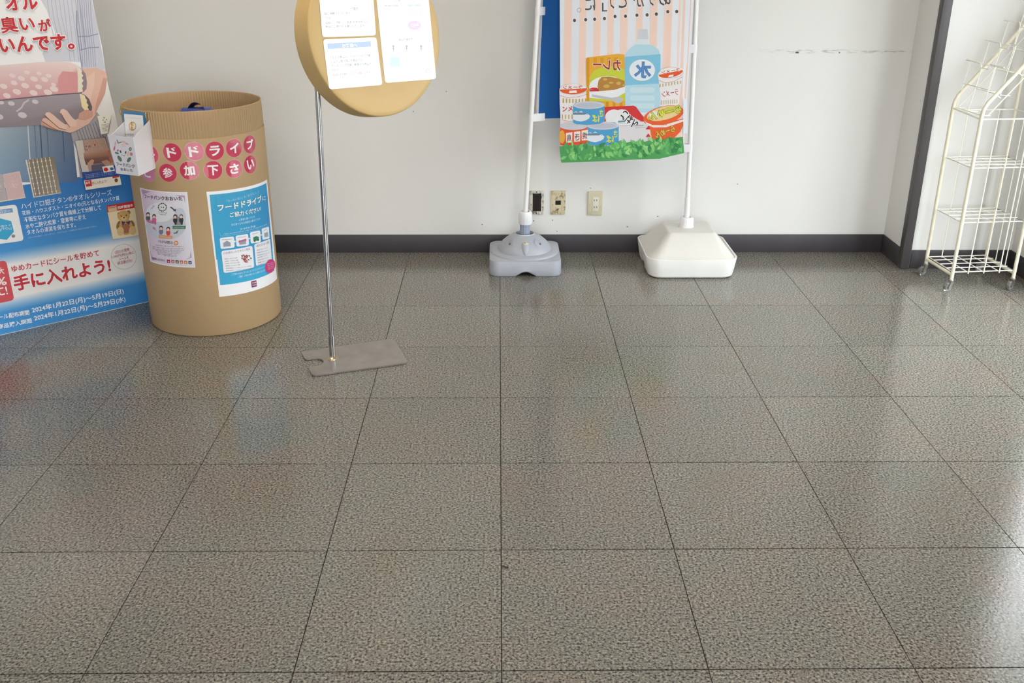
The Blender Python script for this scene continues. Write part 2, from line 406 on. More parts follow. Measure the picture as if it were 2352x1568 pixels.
box('head_rail', (WX+.03, WIN_Y0, WIN_Z1-.05), (WX+.09, WIN_Y1, WIN_Z1), M_ALU, wf)
for a, b in zip(ys, ys[1:]): box('pane', (WX+.058, a+.025, WIN_Z0), (WX+.062, b-.025, WIN_Z1-.05), gl, wf)
wf2 = tag(box('window_2', (FRX0, FRY-.13, 0), (FRX1, FRY, WIN_Z0), M_ALU), kind='structure'); ORG[wf2] = Vector()
xs_ = [FRX0+(FRX1-FRX0)*i/4 for i in range(5)]
for x in xs_: box('mullion', (x-.025 if x > FRX0 else x, FRY-.09, WIN_Z0), (x+.025 if x < FRX1 else x, FRY-.03, WIN_Z1), M_ALU, wf2)
box('head_rail', (FRX0, FRY-.09, WIN_Z1-.05), (FRX1, FRY-.03, WIN_Z1), M_ALU, wf2)
for a, b in zip(xs_, xs_[1:]): box('pane', (a+.025, FRY-.062, WIN_Z0), (b-.025, FRY-.058, WIN_Z1-.05), gl, wf2)
tag(box('pavement', (-20, -25, -.14), (WX+22, 25, -.07), mat('concrete_pavement', (150, 148, 142), .9, var=.1)), kind='structure')

# tiny chips and nail holes in the back wall
M_CHIP = mat('bare_chip', (96, 92, 88), .8)
for k, (x, y, r) in enumerate([(1510.6, 496.5, 3), (1441, 520.5, 3), (1225.5, 507, 2), (1269, 505.5, 2), (1356, 432, 1.6), (1279, 531, 1.6), (1694, 422.5, 1.6),
                             (1107.5, 515.5, 1.8), (1831, 120.5, 6), (1928, 121, 2), (1025, 210, 1.6), (949, 256, 1.6)]):
    p = wy(x, y, BY); rr = r/640
    bm = bmesh.new(); bm_lathe(bm, [(0, .0006), (rr, .0006), (rr, 0)], p, (0, -1, 0), 8)
    bmesh.ops.scale(bm, verts=bm.verts[:], vec=(1, 1, .45 if r > 2.5 else .9), space=Matrix.Translation(-p)); from_bm('wall_chip', bm, M_CHIP, wall_back)

# ceiling lamps (behind the camera's view)
M_TUBE = bpy.data.materials.new('lamp_diffuser'); M_TUBE.use_nodes = True
b_ = M_TUBE.node_tree.nodes['Principled BSDF']; b_.inputs['Emission Color'].default_value = (*LAMP_COLOR, 1); b_.inputs['Emission Strength'].default_value = LAMP_POWER
for k, (x, y, lb) in enumerate([(-1.0, .75, 'ceiling lamp above the barrel and the round sign'), (-1.0, -1.9, 'ceiling lamp behind the camera on the left'), (.7, -.6, 'ceiling lamp over the middle of the tiled floor')]):
    t = thing('ceiling_lamp', (x, y, CZ), lb, 'lamp', 'ceiling lamps')
    box('housing', (x-.16, y-.64, CZ-.05), (x+.16, y+.64, CZ), mat('lamp_housing', (235, 235, 232), .4), t, .006)
    box('diffuser', (x-.14, y-.6, CZ-.062), (x+.14, y+.6, CZ-.05), M_TUBE, t, .003)

# ------------------------------------------------------------------ cardboard collection barrel
BC, BR = (-1.187, 1.266), .262
M_CARD = mat('kraft_cardboard', (184, 155, 116), .75, bump=.05, bscale=30, var=.03, vscale=5)
barrel = thing('cardboard_barrel', (BC[0], BC[1], 0), 'tall brown cardboard barrel with fluted rim, pink letter stickers and two notices', 'barrel')
def ring_pts(r, z, n, flute=0.0, nf=150):
    return [Vector((BC[0]+(r+flute*math.cos(nf*2*math.pi*k/n))*math.cos(2*math.pi*k/n), BC[1]+(r+flute*math.cos(nf*2*math.pi*k/n))*math.sin(2*math.pi*k/n), z)) for k in range(n)]
ZB = .778
bm = bmesh.new()
bm_loft(bm, [ring_pts(.2585, .001, 160), ring_pts(BR, .006, 160), ring_pts(BR, .3, 160), ring_pts(BR, .6, 160), ring_pts(BR, ZB-.004, 160), ring_pts(BR-.002, ZB, 160)], False, True)
from_bm('body', bm, M_CARD, barrel, smooth=True)
bm = bmesh.new(); N = 1200
bm_loft(bm, [ring_pts(BR-.0035, ZB-.002, N, 0), ring_pts(BR-.0028, ZB+.006, N, .0009), ring_pts(BR-.0028, .84, N, .0010), ring_pts(BR-.0034, .874, N, .0008), ring_pts(BR-.0045, .878, N, .0004),
             ring_pts(BR-.0058, .874, N, .0008), ring_pts(BR-.0060, .7, N, .0009), ring_pts(BR-.0060, .45, N, .0006), ring_pts(BR-.0060, .02, N, 0)], False, False)
from_bm('fluted_rim', bm, M_CARD, barrel, smooth=True)
lathe('bottom_disc', [(0, .02), (BR-.006, .02)], (BC[0], BC[1], 0), M_CARD, barrel)
BS = Cyl(BC, BR)
PINK, PINK2, WHT = (205, 62, 92), (226, 130, 165), (252, 248, 250)
for ch, x, y, rot, c in [('ー', 535, 832, 0, PINK), ('ド', 785, 810, 2, PINK), ('ド', 1042, 797, 2, PINK), ('ラ', 1283, 790, -2, PINK), ('イ', 1508, 758, -3, PINK), ('ブ', 1690, 715, -4, PINK),
                        ('ご', 505, 1042, 0, PINK2), ('参', 735, 1045, 0, PINK), ('加', 985, 1020, 2, PINK), ('下', 1262, 1015, -2, PINK), ('さ', 1508, 998, 0, PINK), ('い', 1697, 948, 2, PINK)]:
    a = Art(BS, 'C'); c0 = Vector(a.q((x, y)))
    a.disc_uv(c0, .0355, (232, 168, 178), 0); a.disc_uv(c0, .034, c, 1)
    o = a.build('letter_sticker', barrel, GLOSSP)
    a = Art(BS, 'C', .0009); wv = .0195; hv = .038
    if ch == 'ー': hv = .007
    r = math.radians(rot); e = Vector((math.cos(r), math.sin(r))); u = Vector((-e.y, e.x)); st = c0-e*wv-u*hv/2
    a.text(ch, None, None, 0, WHT, 1, uv=(st, st+e*2*wv), hv=hv, off=.035 if ch != '参' else .018); a.build('letter', o, GLOSSP)

# notice with the pink corners
a = Art(BS, 'D1'); LAV, GR, DK = (228, 222, 236), (176, 178, 196), (62, 56, 62)
a.poly([(95, 5), (990, 90), (1145, 1520), (295, 1405)], (244, 242, 246), 0)
a.grid([(112, 22), (975, 105), (1125, 1500), (310, 1390)], [(226, 200, 222), (232, 234, 242), (226, 226, 238), (226, 208, 226)], 1)
for q in ([(130, 40), (300, 80), (160, 130), (180, 240)], [(750, 150), (945, 155), (955, 300), (925, 190)], [(290, 1205), (330, 1320), (480, 1380), (330, 1380)], [(1060, 1200), (1075, 1330), (960, 1370), (1045, 1320)]):
    a.poly(q, (196, 150, 186), 2)
np_ = a.build('notice', barrel, PAPERP, 'white notice with lavender corners and a circle diagram of little people')
a = Art(BS, 'D1', .001)
a.text('フードバンクおおいた', (190, 205), (905, 250), 75, DK, 1, off=.03)
a.ell((590, 720), 380, 270, (206, 210, 222), 1); a.ell((490, 470), 270, 190, (232, 234, 240), 2); a.ell((290, 520), 90, 150, (214, 216, 228), 1); a.ell((850, 570), 120, 180, (206, 212, 224), 1)
for i in range(14):
    t = 2*math.pi*i/14; a.ell((525+75*math.cos(t), 375+72*math.sin(t)), 17, 11, DK if i % 3 else (120, 110, 110), 4, rot=math.degrees(t)+60, n=8)
a.ell((505, 375), 9, 13, DK, 4, n=8); a.ell((545, 378), 9, 13, DK, 4, n=8)
a.text('フードバンク', (450, 485), (620, 500), 32, DK, 4, off=.02); a.text('おおいた', (480, 520), (595, 530), 26, DK, 4, off=.02)
a.poly([(660, 370), (700, 370), (755, 420), (775, 405), (775, 455), (725, 445), (740, 432)], DK, 4); a.poly([(310, 410), (350, 350), (335, 345), (370, 340), (375, 375), (362, 362), (325, 415)], (190, 170, 190), 4)
for x, y, hc, bc in [(255, 510, DK, (90, 90, 95)), (370, 545, (96, 60, 70), (214, 100, 140)), (500, 765, (90, 55, 60), (120, 125, 150)), (635, 785, (80, 40, 45), (220, 80, 85)), (765, 550, DK, (50, 50, 55)), (880, 545, (120, 115, 120), (60, 62, 66))]:
    a.ell((x, y+75), 42, 55, bc, 3, n=12); a.ell((x, y), 36, 42, hc, 4, n=12); a.ell((x, y+14), 27, 28, (240, 205, 190), 5, n=12)
for x in (775, 890): a.poly([(x-28, 600), (x+24, 600), (x+18, 705), (x-18, 705)], (52, 54, 58), 4)
for q, c in (((240, 630, 410, 680, 45), (205, 92, 146)), ((720, 755, 965, 755, 55), (70, 130, 96)), ((460, 925, 715, 945, 58), (224, 160, 110))):
    x0, y0, x1, y1, h = q; a.poly([(x0, y0-h/2), (x1, y1-h/2), (x1, y1+h/2), (x0, y0+h/2)], c, 6)
    a.text('つながりをつくる人々', (x0+25, y0+h*.25), (x1-25, y1+h*.25), h*.42, (245, 240, 240), 7, off=.0)
a.poly([(835, 800), (805, 860), (825, 865), (745, 880), (735, 850), (765, 860), (785, 840)], (84, 120, 100), 5); a.poly([(345, 740), (385, 760), (420, 830), (385, 800), (350, 790)], (214, 130, 160), 5)
a.text('つながる笑顔の', (445, 1045), (725, 1078), 55, DK, 4, off=.01); a.ell((780, 1055), 44, 42, (216, 130, 60), 4); a.ell((780, 1055), 28, 26, (245, 225, 200), 5)
a.text('輪', (762, 1072), (798, 1076), 34, (216, 110, 50), 6, off=.0)
for i, (l, r) in enumerate([(400, 930), (340, 945), (340, 935), (400, 890), (430, 860), (440, 800), (560, 800)]):
    a.text('食品ロスを減らし必要とする人へ食べものを届けます' if i < 5 else '皆様のご協力をお願いします', (l, 1098+i*34), (r, 1098+i*34+(r-l)*.065), 21, (110, 106, 112), 4, off=.0)
a.text('SUSTAINABLE', (330, 1350), (420, 1362), 26, (90, 95, 130), 4); a.text('GOALS', (445, 1385), (580, 1405), 42, (90, 90, 110), 4, off=.01)
for i, c in enumerate([(186, 52, 86), (196, 110, 100), (62, 110, 62), (206, 120, 80), (200, 134, 84), (58, 58, 110)]):
    x, y = 640+i*81, 1398+i*5; a.poly([(x-30, y-32), (x+30, y-28), (x+33, y+32), (x-27, y+28)], c, 4); a.ell((x+2, y+6), 13, 11, (245, 235, 230), 5, n=8)
a.build('notice_print', np_, PAPERP)

# blue notice
a = Art(BS, 'D2'); CY, CY2 = (38, 150, 200), (26, 124, 184)
a.poly([(22, 170), (800, 10), (930, 1285), (190, 1520)], (246, 246, 250), 0)
a.grid([(62, 208), (792, 55), (895, 1180), (200, 1370)], [(70, 172, 210), (48, 150, 204), (56, 176, 220), (60, 170, 215)], 1, n=4)
a.grid([(75, 330), (800, 180), (870, 900), (150, 1040)], [(64, 168, 210), (44, 146, 202), (44, 146, 204), (52, 164, 214)], 2, n=4)
for i in range(7):
    x = 130+i*90; y = 195-i*19; a.poly([(x, y+40), (x+22, y+36), (x+38, y+230), (x+12, y+236)], (58+4*(i % 3), 164, 212), 3)
nb_ = a.build('notice', barrel, PAPERP, 'blue notice with white lettering and small white picture panels')
a = Art(BS, 'D2', .0012)
a.text('「もったいない」を「ありがとう」に', (290, 305), (700, 180), 34, (190, 226, 240), 1, off=.0)
a.text('フードドライブ', (170, 420), (730, 300), 92, (250, 248, 232), 3, off=.03, halo=.03, hcol=(40, 130, 180)); a.text('に', (738, 285), (780, 275), 55, (240, 246, 248), 3, off=.01)
a.text('ご協力ください!', (322, 500), (722, 415), 66, (250, 248, 236), 3, off=.02, halo=.03, hcol=(40, 130, 180))
a.text('ご家庭に眠っている', (440, 545), (640, 500), 28, (232, 244, 250), 2, off=.0); a.text('まだ食べられる食品をお持ちください', (345, 608), (715, 525), 30, (232, 244, 250), 2, off=.0)
a.line([(190, 690), (210, 738), (820, 600), (812, 552)], .001, (150, 210, 235), 2); a.text('フードドライブとは', (455, 665), (648, 622), 28, (240, 250, 252), 3, off=.02)
a.text('ご家庭にある食品を持ち寄り必要とする方々や団体に寄付する活動です', (235, 722), (800, 590), 17, (200, 230, 244), 3, off=.0)
def rquad(a, q, col, layer, k=None, r=.16):
    P = [Vector(p) for p in q]; out = []
    for i in range(4):
        p, pr_, nx = P[i], P[i-1], P[(i+1) % 4]; d1 = (pr_-p); d2 = (nx-p); rr = min(d1.length, d2.length)*r
        s1, s2 = p+d1.normalized()*rr, p+d2.normalized()*rr
        for j in range(5):
            t = j/4; out.append(tuple((s1*(1-t)+p*t)*(1-t)+(p*(1-t)+s2*t)*t))
    a.poly(out, col, layer, k)
for q in ([(192, 762), (375, 742), (385, 885), (205, 905)], [(395, 735), (555, 708), (570, 855), (410, 875)], [(578, 690), (710, 662), (720, 818), (590, 835)], [(727, 645), (822, 615), (830, 770), (740, 788)]):
    rquad(a, q, (238, 240, 246), 3)
    x0, y0 = q[0]; x1, y1 = q[1]; a.line([(x0+30, y0+28-(5)), (x1-30, y1+34)], .0014, (130, 130, 140), 4)
for x, y in ((388, 808), (572, 770), (724, 724)): a.ell((x, y), 9, 11, (235, 245, 250), 3, n=8)
a.poly([(232, 830), (285, 795), (338, 828), (330, 828), (335, 868), (240, 876), (240, 832)], (150, 156, 166), 4)
a.poly([(432, 798), (530, 770), (535, 800), (435, 825)], (176, 110, 146), 4); a.poly([(440, 825), (528, 802), (530, 838), (445, 852)], (160, 160, 172), 4)
a.poly([(620, 755), (660, 738), (690, 748), (695, 792), (625, 806)], (50, 130, 84), 4); a.ell((640, 802), 10, 12, (60, 70, 70), 5, n=8); a.ell((683, 790), 10, 12, (60, 70, 70), 5, n=8)
a.poly([(760, 700), (808, 685), (815, 742), (765, 756)], (150, 172, 176), 4)
rquad(a, [(212, 930), (610, 862), (635, 1140), (245, 1215)], (240, 240, 246), 3, r=.1); rquad(a, [(632, 845), (838, 772), (860, 1060), (658, 1125)], (240, 240, 246), 3, r=.1)
a.text('○お持ちいただきたい食品', (242, 975), (580, 915), 32, (110, 100, 120), 4, off=.0); a.text('×受付できない食品', (655, 885), (825, 828), 32, (100, 96, 116), 4, off=.0)
for i in range(6): a.text('賞味期限が一ヶ月以上あるもの未開封', (255+i*4, 1040+i*30), (420+i*12 if i < 4 else 560+i*10, 1022+i*30-(14 if i > 3 else 0)), 15, (110, 108, 122), 4, off=.0)
for i in range(7): a.text('賞味期限が明記されていないもの', (665+i*3, 930+i*32), (800+(i % 3)*12, 895+i*31), 16, (116, 114, 126), 4, off=.0)
for i in range(26): a.ell((470+random.random()*130, 985+random.random()*95-i % 3*5), 14, 10, random.choice([(176, 60, 66), (120, 110, 110), (206, 190, 176), (146, 96, 84), (90, 92, 90)]), 4+i % 3, n=8, rot=random.random()*90)
a.text('ご不明な点がございましたらサービスカウンターへ', (345, 1245), (775, 1140), 26, (230, 244, 250), 3, off=.0); a.text('ご理解・ご協力の程よろしくお願いいたします', (430, 1275), (775, 1185), 26, (230, 244, 250), 3, off=.0)
a.ell((838, 1125), 62, 92, (206, 62, 126), 4, rot=14)
for i in range(4): a.text('皆様のご協力を', (800+i*4, 1105+i*22), (880, 1085+i*22), 14, (246, 200, 220), 5, off=.0)
a.poly([(597, 1320), (662, 1305), (670, 1385), (604, 1400)], (132, 52, 110), 2); a.text('YOUME', (606, 1352), (660, 1341), 20, (240, 226, 236), 3); a.text('TOWN', (610, 1382), (662, 1370), 18, (240, 226, 236), 3)
a.build('notice_print', nb_, PAPERP)

# dark blue bag inside the barrel
M_NAVY = mat('navy_nylon', (72, 82, 156), .45, bump=.4, bscale=25)
bag = thing('fabric_bag', (-1.17, 1.27, .02), 'dark navy nylon bag with a strap loop standing inside the cardboard barrel', 'bag')
bm = bmesh.new(); lp = []
for i, (z, hx, hy) in enumerate([(.02, .15, .10), (.25, .17, .12), (.55, .165, .115), (.72, .14, .08), (.81, .085, .045), (.850, .054, .022)]):
    lp.append([Vector((-1.17+hx*math.cos(t)*(1+.07*math.sin(5*t+i)), 1.27+hy*math.sin(t)*(1+.08*math.cos(4*t+2*i)), z)) for t in [2*math.pi*k/40 for k in range(40)]])
bm_loft(bm, lp, True, True); from_bm('sack', bm, M_NAVY, bag, smooth=True)
bm = bmesh.new(); L1 = []; ZSTRAP = wy(452, 236, 1.27).z
for k in range(17):
    t = math.pi*k/16; p = Vector((wy(453, 245, 1.27).x-.049*math.cos(t), 1.27+.004*math.cos(t), .70+(ZSTRAP-.70)*math.sin(t)**.55 if 0 < k < 16 else .70))
    L1.append((bm.verts.new(p+Vector((0, -.022, .006))), bm.verts.new(p+Vector((0, .022, -.010)))))
for x, y in zip(L1, L1[1:]): bm.faces.new((x[0], y[0], y[1], x[1]))
r_ = bmesh.ops.solidify(bm, geom=bm.faces[:], thickness=.003); from_bm('strap', bm, M_NAVY, bag, smooth=True)

# frosted leaflet box hung on the barrel rim
M_FROST = mat('frosted_plastic', (232, 234, 242), .35, bump=.03)
zb = .672
FRp, BRp, FLp = fl(318.7, 403, zb), fl(360, 384, zb), fl(267, 397, zb); BLp = BRp-(FRp-FLp)
def atz(p, z): return Vector((p.x, p.y, z))
hold = thing('leaflet_box', ((FRp+FLp+BRp+BLp)/4), 'white frosted leaflet box with a printed face label hung on the barrel rim', 'box')
zt = {'FR': .806, 'FL': .806, 'BR': .846, 'BL': .846}
nF = (FRp-FLp).cross(Vector((0, 0, 1))).normalized(); nR = (BRp-FRp).cross(Vector((0, 0, 1))).normalized()
sheet('front_wall', [FLp, FRp, atz(FRp, zt['FR']), atz(FLp, zt['FL'])], nF, .002, M_FROST, hold)
sheet('side_wall', [FRp, BRp, atz(BRp, zt['BR']), atz(FRp, zt['FR'])], nR, .002, M_FROST, hold)
sheet('side_wall', [BLp, FLp, atz(FLp, zt['FL']), atz(BLp, zt['BL'])], -nR, .002, M_FROST, hold)
sheet('back_wall', [BRp, BLp, atz(BLp, zt['BL']), atz(BRp, zt['BR'])], -nF, .002, M_FROST, hold)
sheet('bottom_wall', [FLp, FRp, BRp, BLp], (0, 0, 1), .002, M_FROST, hold)
LB = Plane(FLp+nF*.0008, FRp-FLp, (0, 0, 1))
a = Art(LB, 'L'); a.poly([(645, 585), (1075, 640), (1185, 1300), (810, 1245)], (232, 230, 240), 0); lbl = a.build('label', hold, PAPERP, 'label with a wreath of vegetables around a smiling face')
a = Art(LB, 'L', .0008); D2C = (72, 76, 84)
cx, cy = 925, 875
for i, (dx, dy, rx, ry, rt, c) in enumerate([(-140, -130, 12, 40, 10, (226, 176, 186)), (-100, -170, 8, 36, -20, (110, 136, 110)), (-60, -150, 48, 10, -15, (120, 142, 116)), (0, -160, 40, 14, 10, (232, 196, 196)), (60, -130, 30, 12, 30, (216, 170, 176)),
                                           (118, -38, 24, 30, 0, (80, 84, 92)), (135, 50, 24, 28, 0, (206, 130, 146)), (85, 40, 22, 46, 20, (236, 206, 190)), (95, 145, 28, 50, 30, (96, 130, 112)), (-65, 125, 28, 58, -32, (96, 130, 112)),
                                           (-112, 30, 38, 18, 20, (96, 140, 150)), (-155, -50, 14, 40, 12, (216, 110, 150)), (-95, -15, 14, 18, 0, (216, 80, 120)), (0, -105, 44, 26, 0, (240, 214, 214))]):
    a.ell((cx+dx, cy+dy), rx, ry, c, 1+i % 2, rot=rt, n=14)
a.ell((cx+118, cy-38), 10, 14, (236, 236, 240), 4, n=10)
a.ell((cx-48, cy+5), 11, 26, D2C, 3, rot=-20, n=12); a.ell((cx+40, cy+20), 11, 26, D2C, 3, rot=10, n=12)
a.line([(cx-28, cy+55), (cx-15, cy+72), (cx+8, cy+78), (cx+30, cy+65)], .0016, (110, 90, 100), 3)
a.text('フードバンク', (808, 1120), (1125, 1165), 62, D2C, 3, off=.025); a.text('おおいた', (880, 1205), (1090, 1228), 48, D2C, 3, off=.025)
a.build('label_print', lbl, PAPERP)
for (x, y) in ((303, 254), (374, 257)):
    p = fl(x, y, .862); p = Vector((BC[0], BC[1], .862))+(Vector((p.x-BC[0], p.y-BC[1], 0)).normalized()*(BR-.004))
    pts = [p+Vector((0, 0, 0))+(Vector((p.x-BC[0], p.y-BC[1], 0)).normalized()*math.cos(t)+Vector((0, 0, 1))*math.sin(t))*.017 for t in [2*math.pi*k/20 for k in range(21)]]
    tube('ring', pts, .0014, mat('brass_wire', (214, 190, 120), .3, metal=.9), hold, 6)
eW = (FRp-FLp).normalized(); eD = (BRp-FRp).normalized()
def card(name, px4, back, t, rgb, label):
    """leaflet standing in the box, `back` metres behind its front wall"""
    S = Plane(FLp+eD*back, FRp-FLp, Vector((0, 0, 1))+eD*.10)
    uv = [S.uv(PX('L', *p)) for p in px4]; lo = S.uv(PX('P', 290, 350))[1]
    u0, u1 = min(u for u, v in uv[:2])+.000, max(u for u, v in uv[:2]); top = max(v for u, v in uv)
    poly = [S.at(u0, .012), S.at(u1, .012), S.at(u1, top), S.at(u0, top)]
    o = sheet(name, poly, S.n, t, mat(name+str(rgb), rgb, .5), None)
    ctr = sum(poly, Vector())/4; o.data.transform(Matrix.Translation(-ctr)); o.location = ctr; ORG[o] = ctr
    return tag(o, label, 'leaflet', 'leaflets in the frosted box'), S
c1, S1 = card('leaflet', [(905, 190), (1290, 212), (1290, 300), (890, 300)], .10, .0012, (76, 146, 196), 'blue-edged leaflet standing behind the white card in the frosted box')
c2, S2 = card('leaflet', [(932, 236), (1252, 262), (1240, 360), (915, 500)], .085, .0010, (246, 244, 242), 'white card with an orange round emblem in the frosted box')
a = Art(S2, 'L', .0006); OR = (206, 138, 40)
a.ring((1080, 445), 58, 70, .0022, OR, 1); a.ell((1080, 445), 34, 60, (250, 232, 190), 1); a.text('E', (1060, 440), (1098, 440), 56, OR, 2, off=.02); a.text('R', (1060, 508), (1100, 508), 58, OR, 2, off=.02)
a.line([(960, 295), (1230, 318)], .0006, (190, 190, 190), 1); a.text('フードバンク', (945, 605), (1100, 612), 38, (70, 66, 66), 2, off=.02)
a.build('card_print', c2, PAPERP)
tube('binder_clip', [fl(335, 262, .84)+Vector((0, 0, -.03)), fl(335, 262, .84)], .004, mat('black_clip', (40, 38, 38), .4), hold, 8)

# ------------------------------------------------------------------ towel standee
so, s2 = fl(0, 770), fl(340, 693)
e1 = (s2-so).normalized(); nS = e1.cross(Vector((0, 0, 1))); e2 = Vector((0, 0, 1))-nS*math.tan(math.radians(1.5))
SP = Plane(so, e1, e2)
stand = thing('display_standee', so+e1*.1, 'large cut-out cardboard standee printed with towels held in two arms and blue bands', 'standee')
sa = Art(SP, 'A')
def SV(k, x, y): return sa.q((x, y), k)
UL, UR = -.50, .66
rt = [SV('P', 273, 300), SV('P', 262, 252), SV('P', 246, 186), SV('P', 242, 160), SV('P', 235, 110), SV('P', 224, 60), SV('P', 212, 0), SV('P', 205, -40)]
outline = [(UL, .0), (UR, .0)]+rt+[(.40, 1.32), (.30, 1.36), (UL, 1.36)]
board = sheet('board', [SP.at(u, v) for u, v in outline], SP.n, .005, mat('white_card_edge', (238, 236, 234), .6), stand)
sheet('foot_prop', [SP.at(0, .004), SP.at(.02, .004), SP.at(.02, .9), SP.at(0, .9)], SP.n, .004, mat('white_card_edge', (238, 236, 234), .6), stand).location += Vector((-.01*nS.x, -.01*nS.y, 0))
a = sa
WH = (245, 245, 247); BL = (62, 138, 208); BL2 = (80, 160, 224)
def lv(k, x, y): return SV(k, x, y)[1]
v1, v2, v3, v4 = lv('B', 620, 610), lv('B', 620, 735), lv('B', 620, 1030), lv('B', 620, 1150)
vt = lv('P', 100, 418)
a.uvpoly([(UL, v2), (UR, v2), (UR, v3), (UL, v3)], (238, 236, 236), 0)
a.grid([(UL, v1), (UR, v1), (UR, v2), (UL, v2)], [BL2, BL, (238, 236, 236), (238, 236, 236)], 0, uv=True)
a.grid([(UL, v3), (UR, v3), (UR, v4), (UL, v4)], [(238, 236, 236), (238, 236, 236), BL, BL2], 0, uv=True)
a.grid([(UL, v4), (UR, v4), (UR, .002), (UL, .002)], [BL2, BL, (54, 134, 206), (82, 170, 232)], 0, uv=True)
a.grid([(UL, vt), (UR, vt-.0), (UR, v1), (UL, v1)], [(76, 152, 216), (38, 104, 178), BL, BL2], 0, uv=True)
a.uvpoly([(UL, vt), (.30, vt)]+[(u, v) for u, v in rt[2:]]+[(.40, 1.318), (.30, 1.355), (UL, 1.355)], WH, 0)
pr = a.build('background_print', stand)
# the printed photograph: cardigan, skirt, towels, arm and hand
a = Art(SP, 'A', .0006)
SK, SKD, SKL = (228, 188, 170), (210, 162, 144), (234, 200, 184); CG, CGD = (206, 208, 220), (164, 166, 188)
body = [(330, -60), (700, -60), (680, 100), (690, 250), (715, 450), (740, 560), (560, 552), (410, 560), (380, 480), (500, 300), (420, 90)]
a.poly(body, (214, 216, 226), 1)
for i in range(9):
    x = 420+i*36; a.line([(x, -40), (x+25, 150), (x+60+i*2, 320 if x < 560 else 545)], .0022, (182, 185, 204), 2)
a.poly([(700, -60), (815, -60), (838, 60), (870, 190), (905, 400), (950, 638), (860, 608), (738, 620), (712, 440), (690, 250), (680, 100)], CG, 2)
for i in range(7):
    x = 715+i*19; a.line([(x-20, -50), (x-10, 150), (x+8, 330), (x+22, 440), (x+30, 600)], .0024, CGD, 3)
for p in ([(700, 330), (800, 325), (880, 305)], [(720, 450), (800, 430), (890, 425)]): a.line(p, .0035, (150, 152, 178), 4)
a.line([(690, 100), (690, 250), (715, 450), (738, 615)], .004, (150, 154, 180), 4)
a.grid([(-60, 1120), (640, 1100), (700, 1640), (-60, 1640)], [(172, 190, 202), (112, 120, 138), (78, 104, 142), (138, 166, 194)], 1)
for x0, c in ((250, (205, 212, 220)), (310, (110, 124, 146)), (360, (70, 84, 110)), (420, (100, 112, 136)), (560, (70, 92, 128))): a.line([(x0, 1125), (x0+20, 1450)], .004, c, 2)
a.poly([(640, 1195), (800, 1110), (870, 1005), (905, 1050), (960, 1160), (985, 1290), (1000, 1600), (720, 1600), (690, 1350), (655, 1270)], (168, 163, 168), 2)
for i in range(9): a.line([(690+i*24, 1180-i*12), (720+i*30, 1270+i*6), (740+i*33, 1500)], .0025, (118, 112, 120), 3)
a.poly([(965, 730), (1020, 980), (1050, 1110), (900, 1050), (880, 990), (940, 850)], (236, 234, 230), 1)
a.build('cardigan_print', stand)
a = Art(SP, 'A', .0016)
a.poly([(740, 620), (860, 608), (948, 640), (965, 700), (945, 840), (880, 970), (850, 1040), (800, 1110), (720, 1150), (700, 1000), (760, 800)], SK, 1)
a.poly([(780, 700), (850, 640), (850, 760), (790, 960), (740, 1010), (730, 960)], SKL, 2)
a.poly([(930, 700), (962, 705), (945, 840), (880, 970), (850, 1035), (860, 940)], SKD, 2)
a.grid([(-60, 592), (350, 558), (350, 862), (-60, 905)], [(236, 214, 212), (238, 216, 214), (216, 164, 168), (212, 158, 164)], 3)
a.poly([(350, 558), (560, 553), (640, 562), (700, 590), (735, 620), (765, 660), (782, 740), (778, 800), (750, 832), (500, 848), (350, 862)], [(238, 216, 214)]*4+[(224, 172, 172)]*4+[(214, 154, 158), (216, 160, 164), (216, 164, 168)], 3)
a.poly([(520, 700), (560, 640), (690, 650), (700, 830), (520, 845)], (220, 156, 156), 4)
a.poly([(735, 622), (768, 664), (782, 740), (776, 800), (745, 830), (738, 760)], (150, 132, 140), 5)
sc = [(690, 590), (720, 615), (738, 640), (728, 655), (748, 680), (732, 700), (750, 725), (732, 748), (748, 775), (735, 795), (742, 822), (700, 832), (700, 700)]
a.poly(sc, (234, 228, 206), 6)
for x, y, r in [(240, 650, 28), (350, 660, 26), (435, 680, 28), (190, 705, 34), (305, 710, 36), (400, 715, 34), (125, 745, 32), (225, 770, 38), (345, 780, 32), (30, 775, 36), (480, 760, 24), (150, 825, 40), (300, 835, 38), (430, 830, 40), (60, 860, 36), (110, 680, 30), (485, 800, 40)]:
    a.ell((x, y), r, r*.62, (238, 218, 216), 5, rot=20, n=12)
a.poly([(-60, 905), (500, 850), (715, 838), (760, 850), (800, 890), (828, 960), (820, 1005), (720, 1060), (600, 1110), (380, 1122), (-60, 1150)], [(166, 156, 164)]*5+[(146, 134, 142)]*6, 4)
a.poly([(760, 850), (800, 890), (828, 960), (822, 1004), (790, 980), (775, 900)], (112, 100, 104), 5)
a.poly([(715, 842), (760, 860), (768, 885), (782, 900), (778, 925), (795, 945), (785, 965), (798, 985), (760, 992), (735, 960)], (238, 222, 178), 6)
a.line([(-60, 908), (500, 852), (735, 836)], .004, (110, 90, 96), 6)
for x, y, r in [(100, 930, 32), (315, 915, 30), (200, 1035, 42), (5, 920, 30), (-10, 1050, 40)]: a.ell((x, y), r, r*.62, (216, 206, 212), 5, rot=15, n=12)
a.line([(150, 1000), (190, 970), (215, 925), (255, 900)], .006, (206, 196, 204), 5)
tw = a.build('towel_print', stand)
a = Art(SP, 'A', .0036)
hand = [(830, 1000), (860, 1030), (800, 1110), (700, 1165), (630, 1195), (540, 1172), (470, 1165), (420, 1145), (385, 1130), (455, 1100), (560, 1135), (620, 1100), (690, 1080), (715, 1050), (710, 1020), (760, 990)]
a.poly(hand, SK, 1)
a.poly([(368, 1125), (366, 1095), (385, 1075), (420, 1085), (500, 1140), (490, 1168), (430, 1150)], SKD, 2)     # little finger
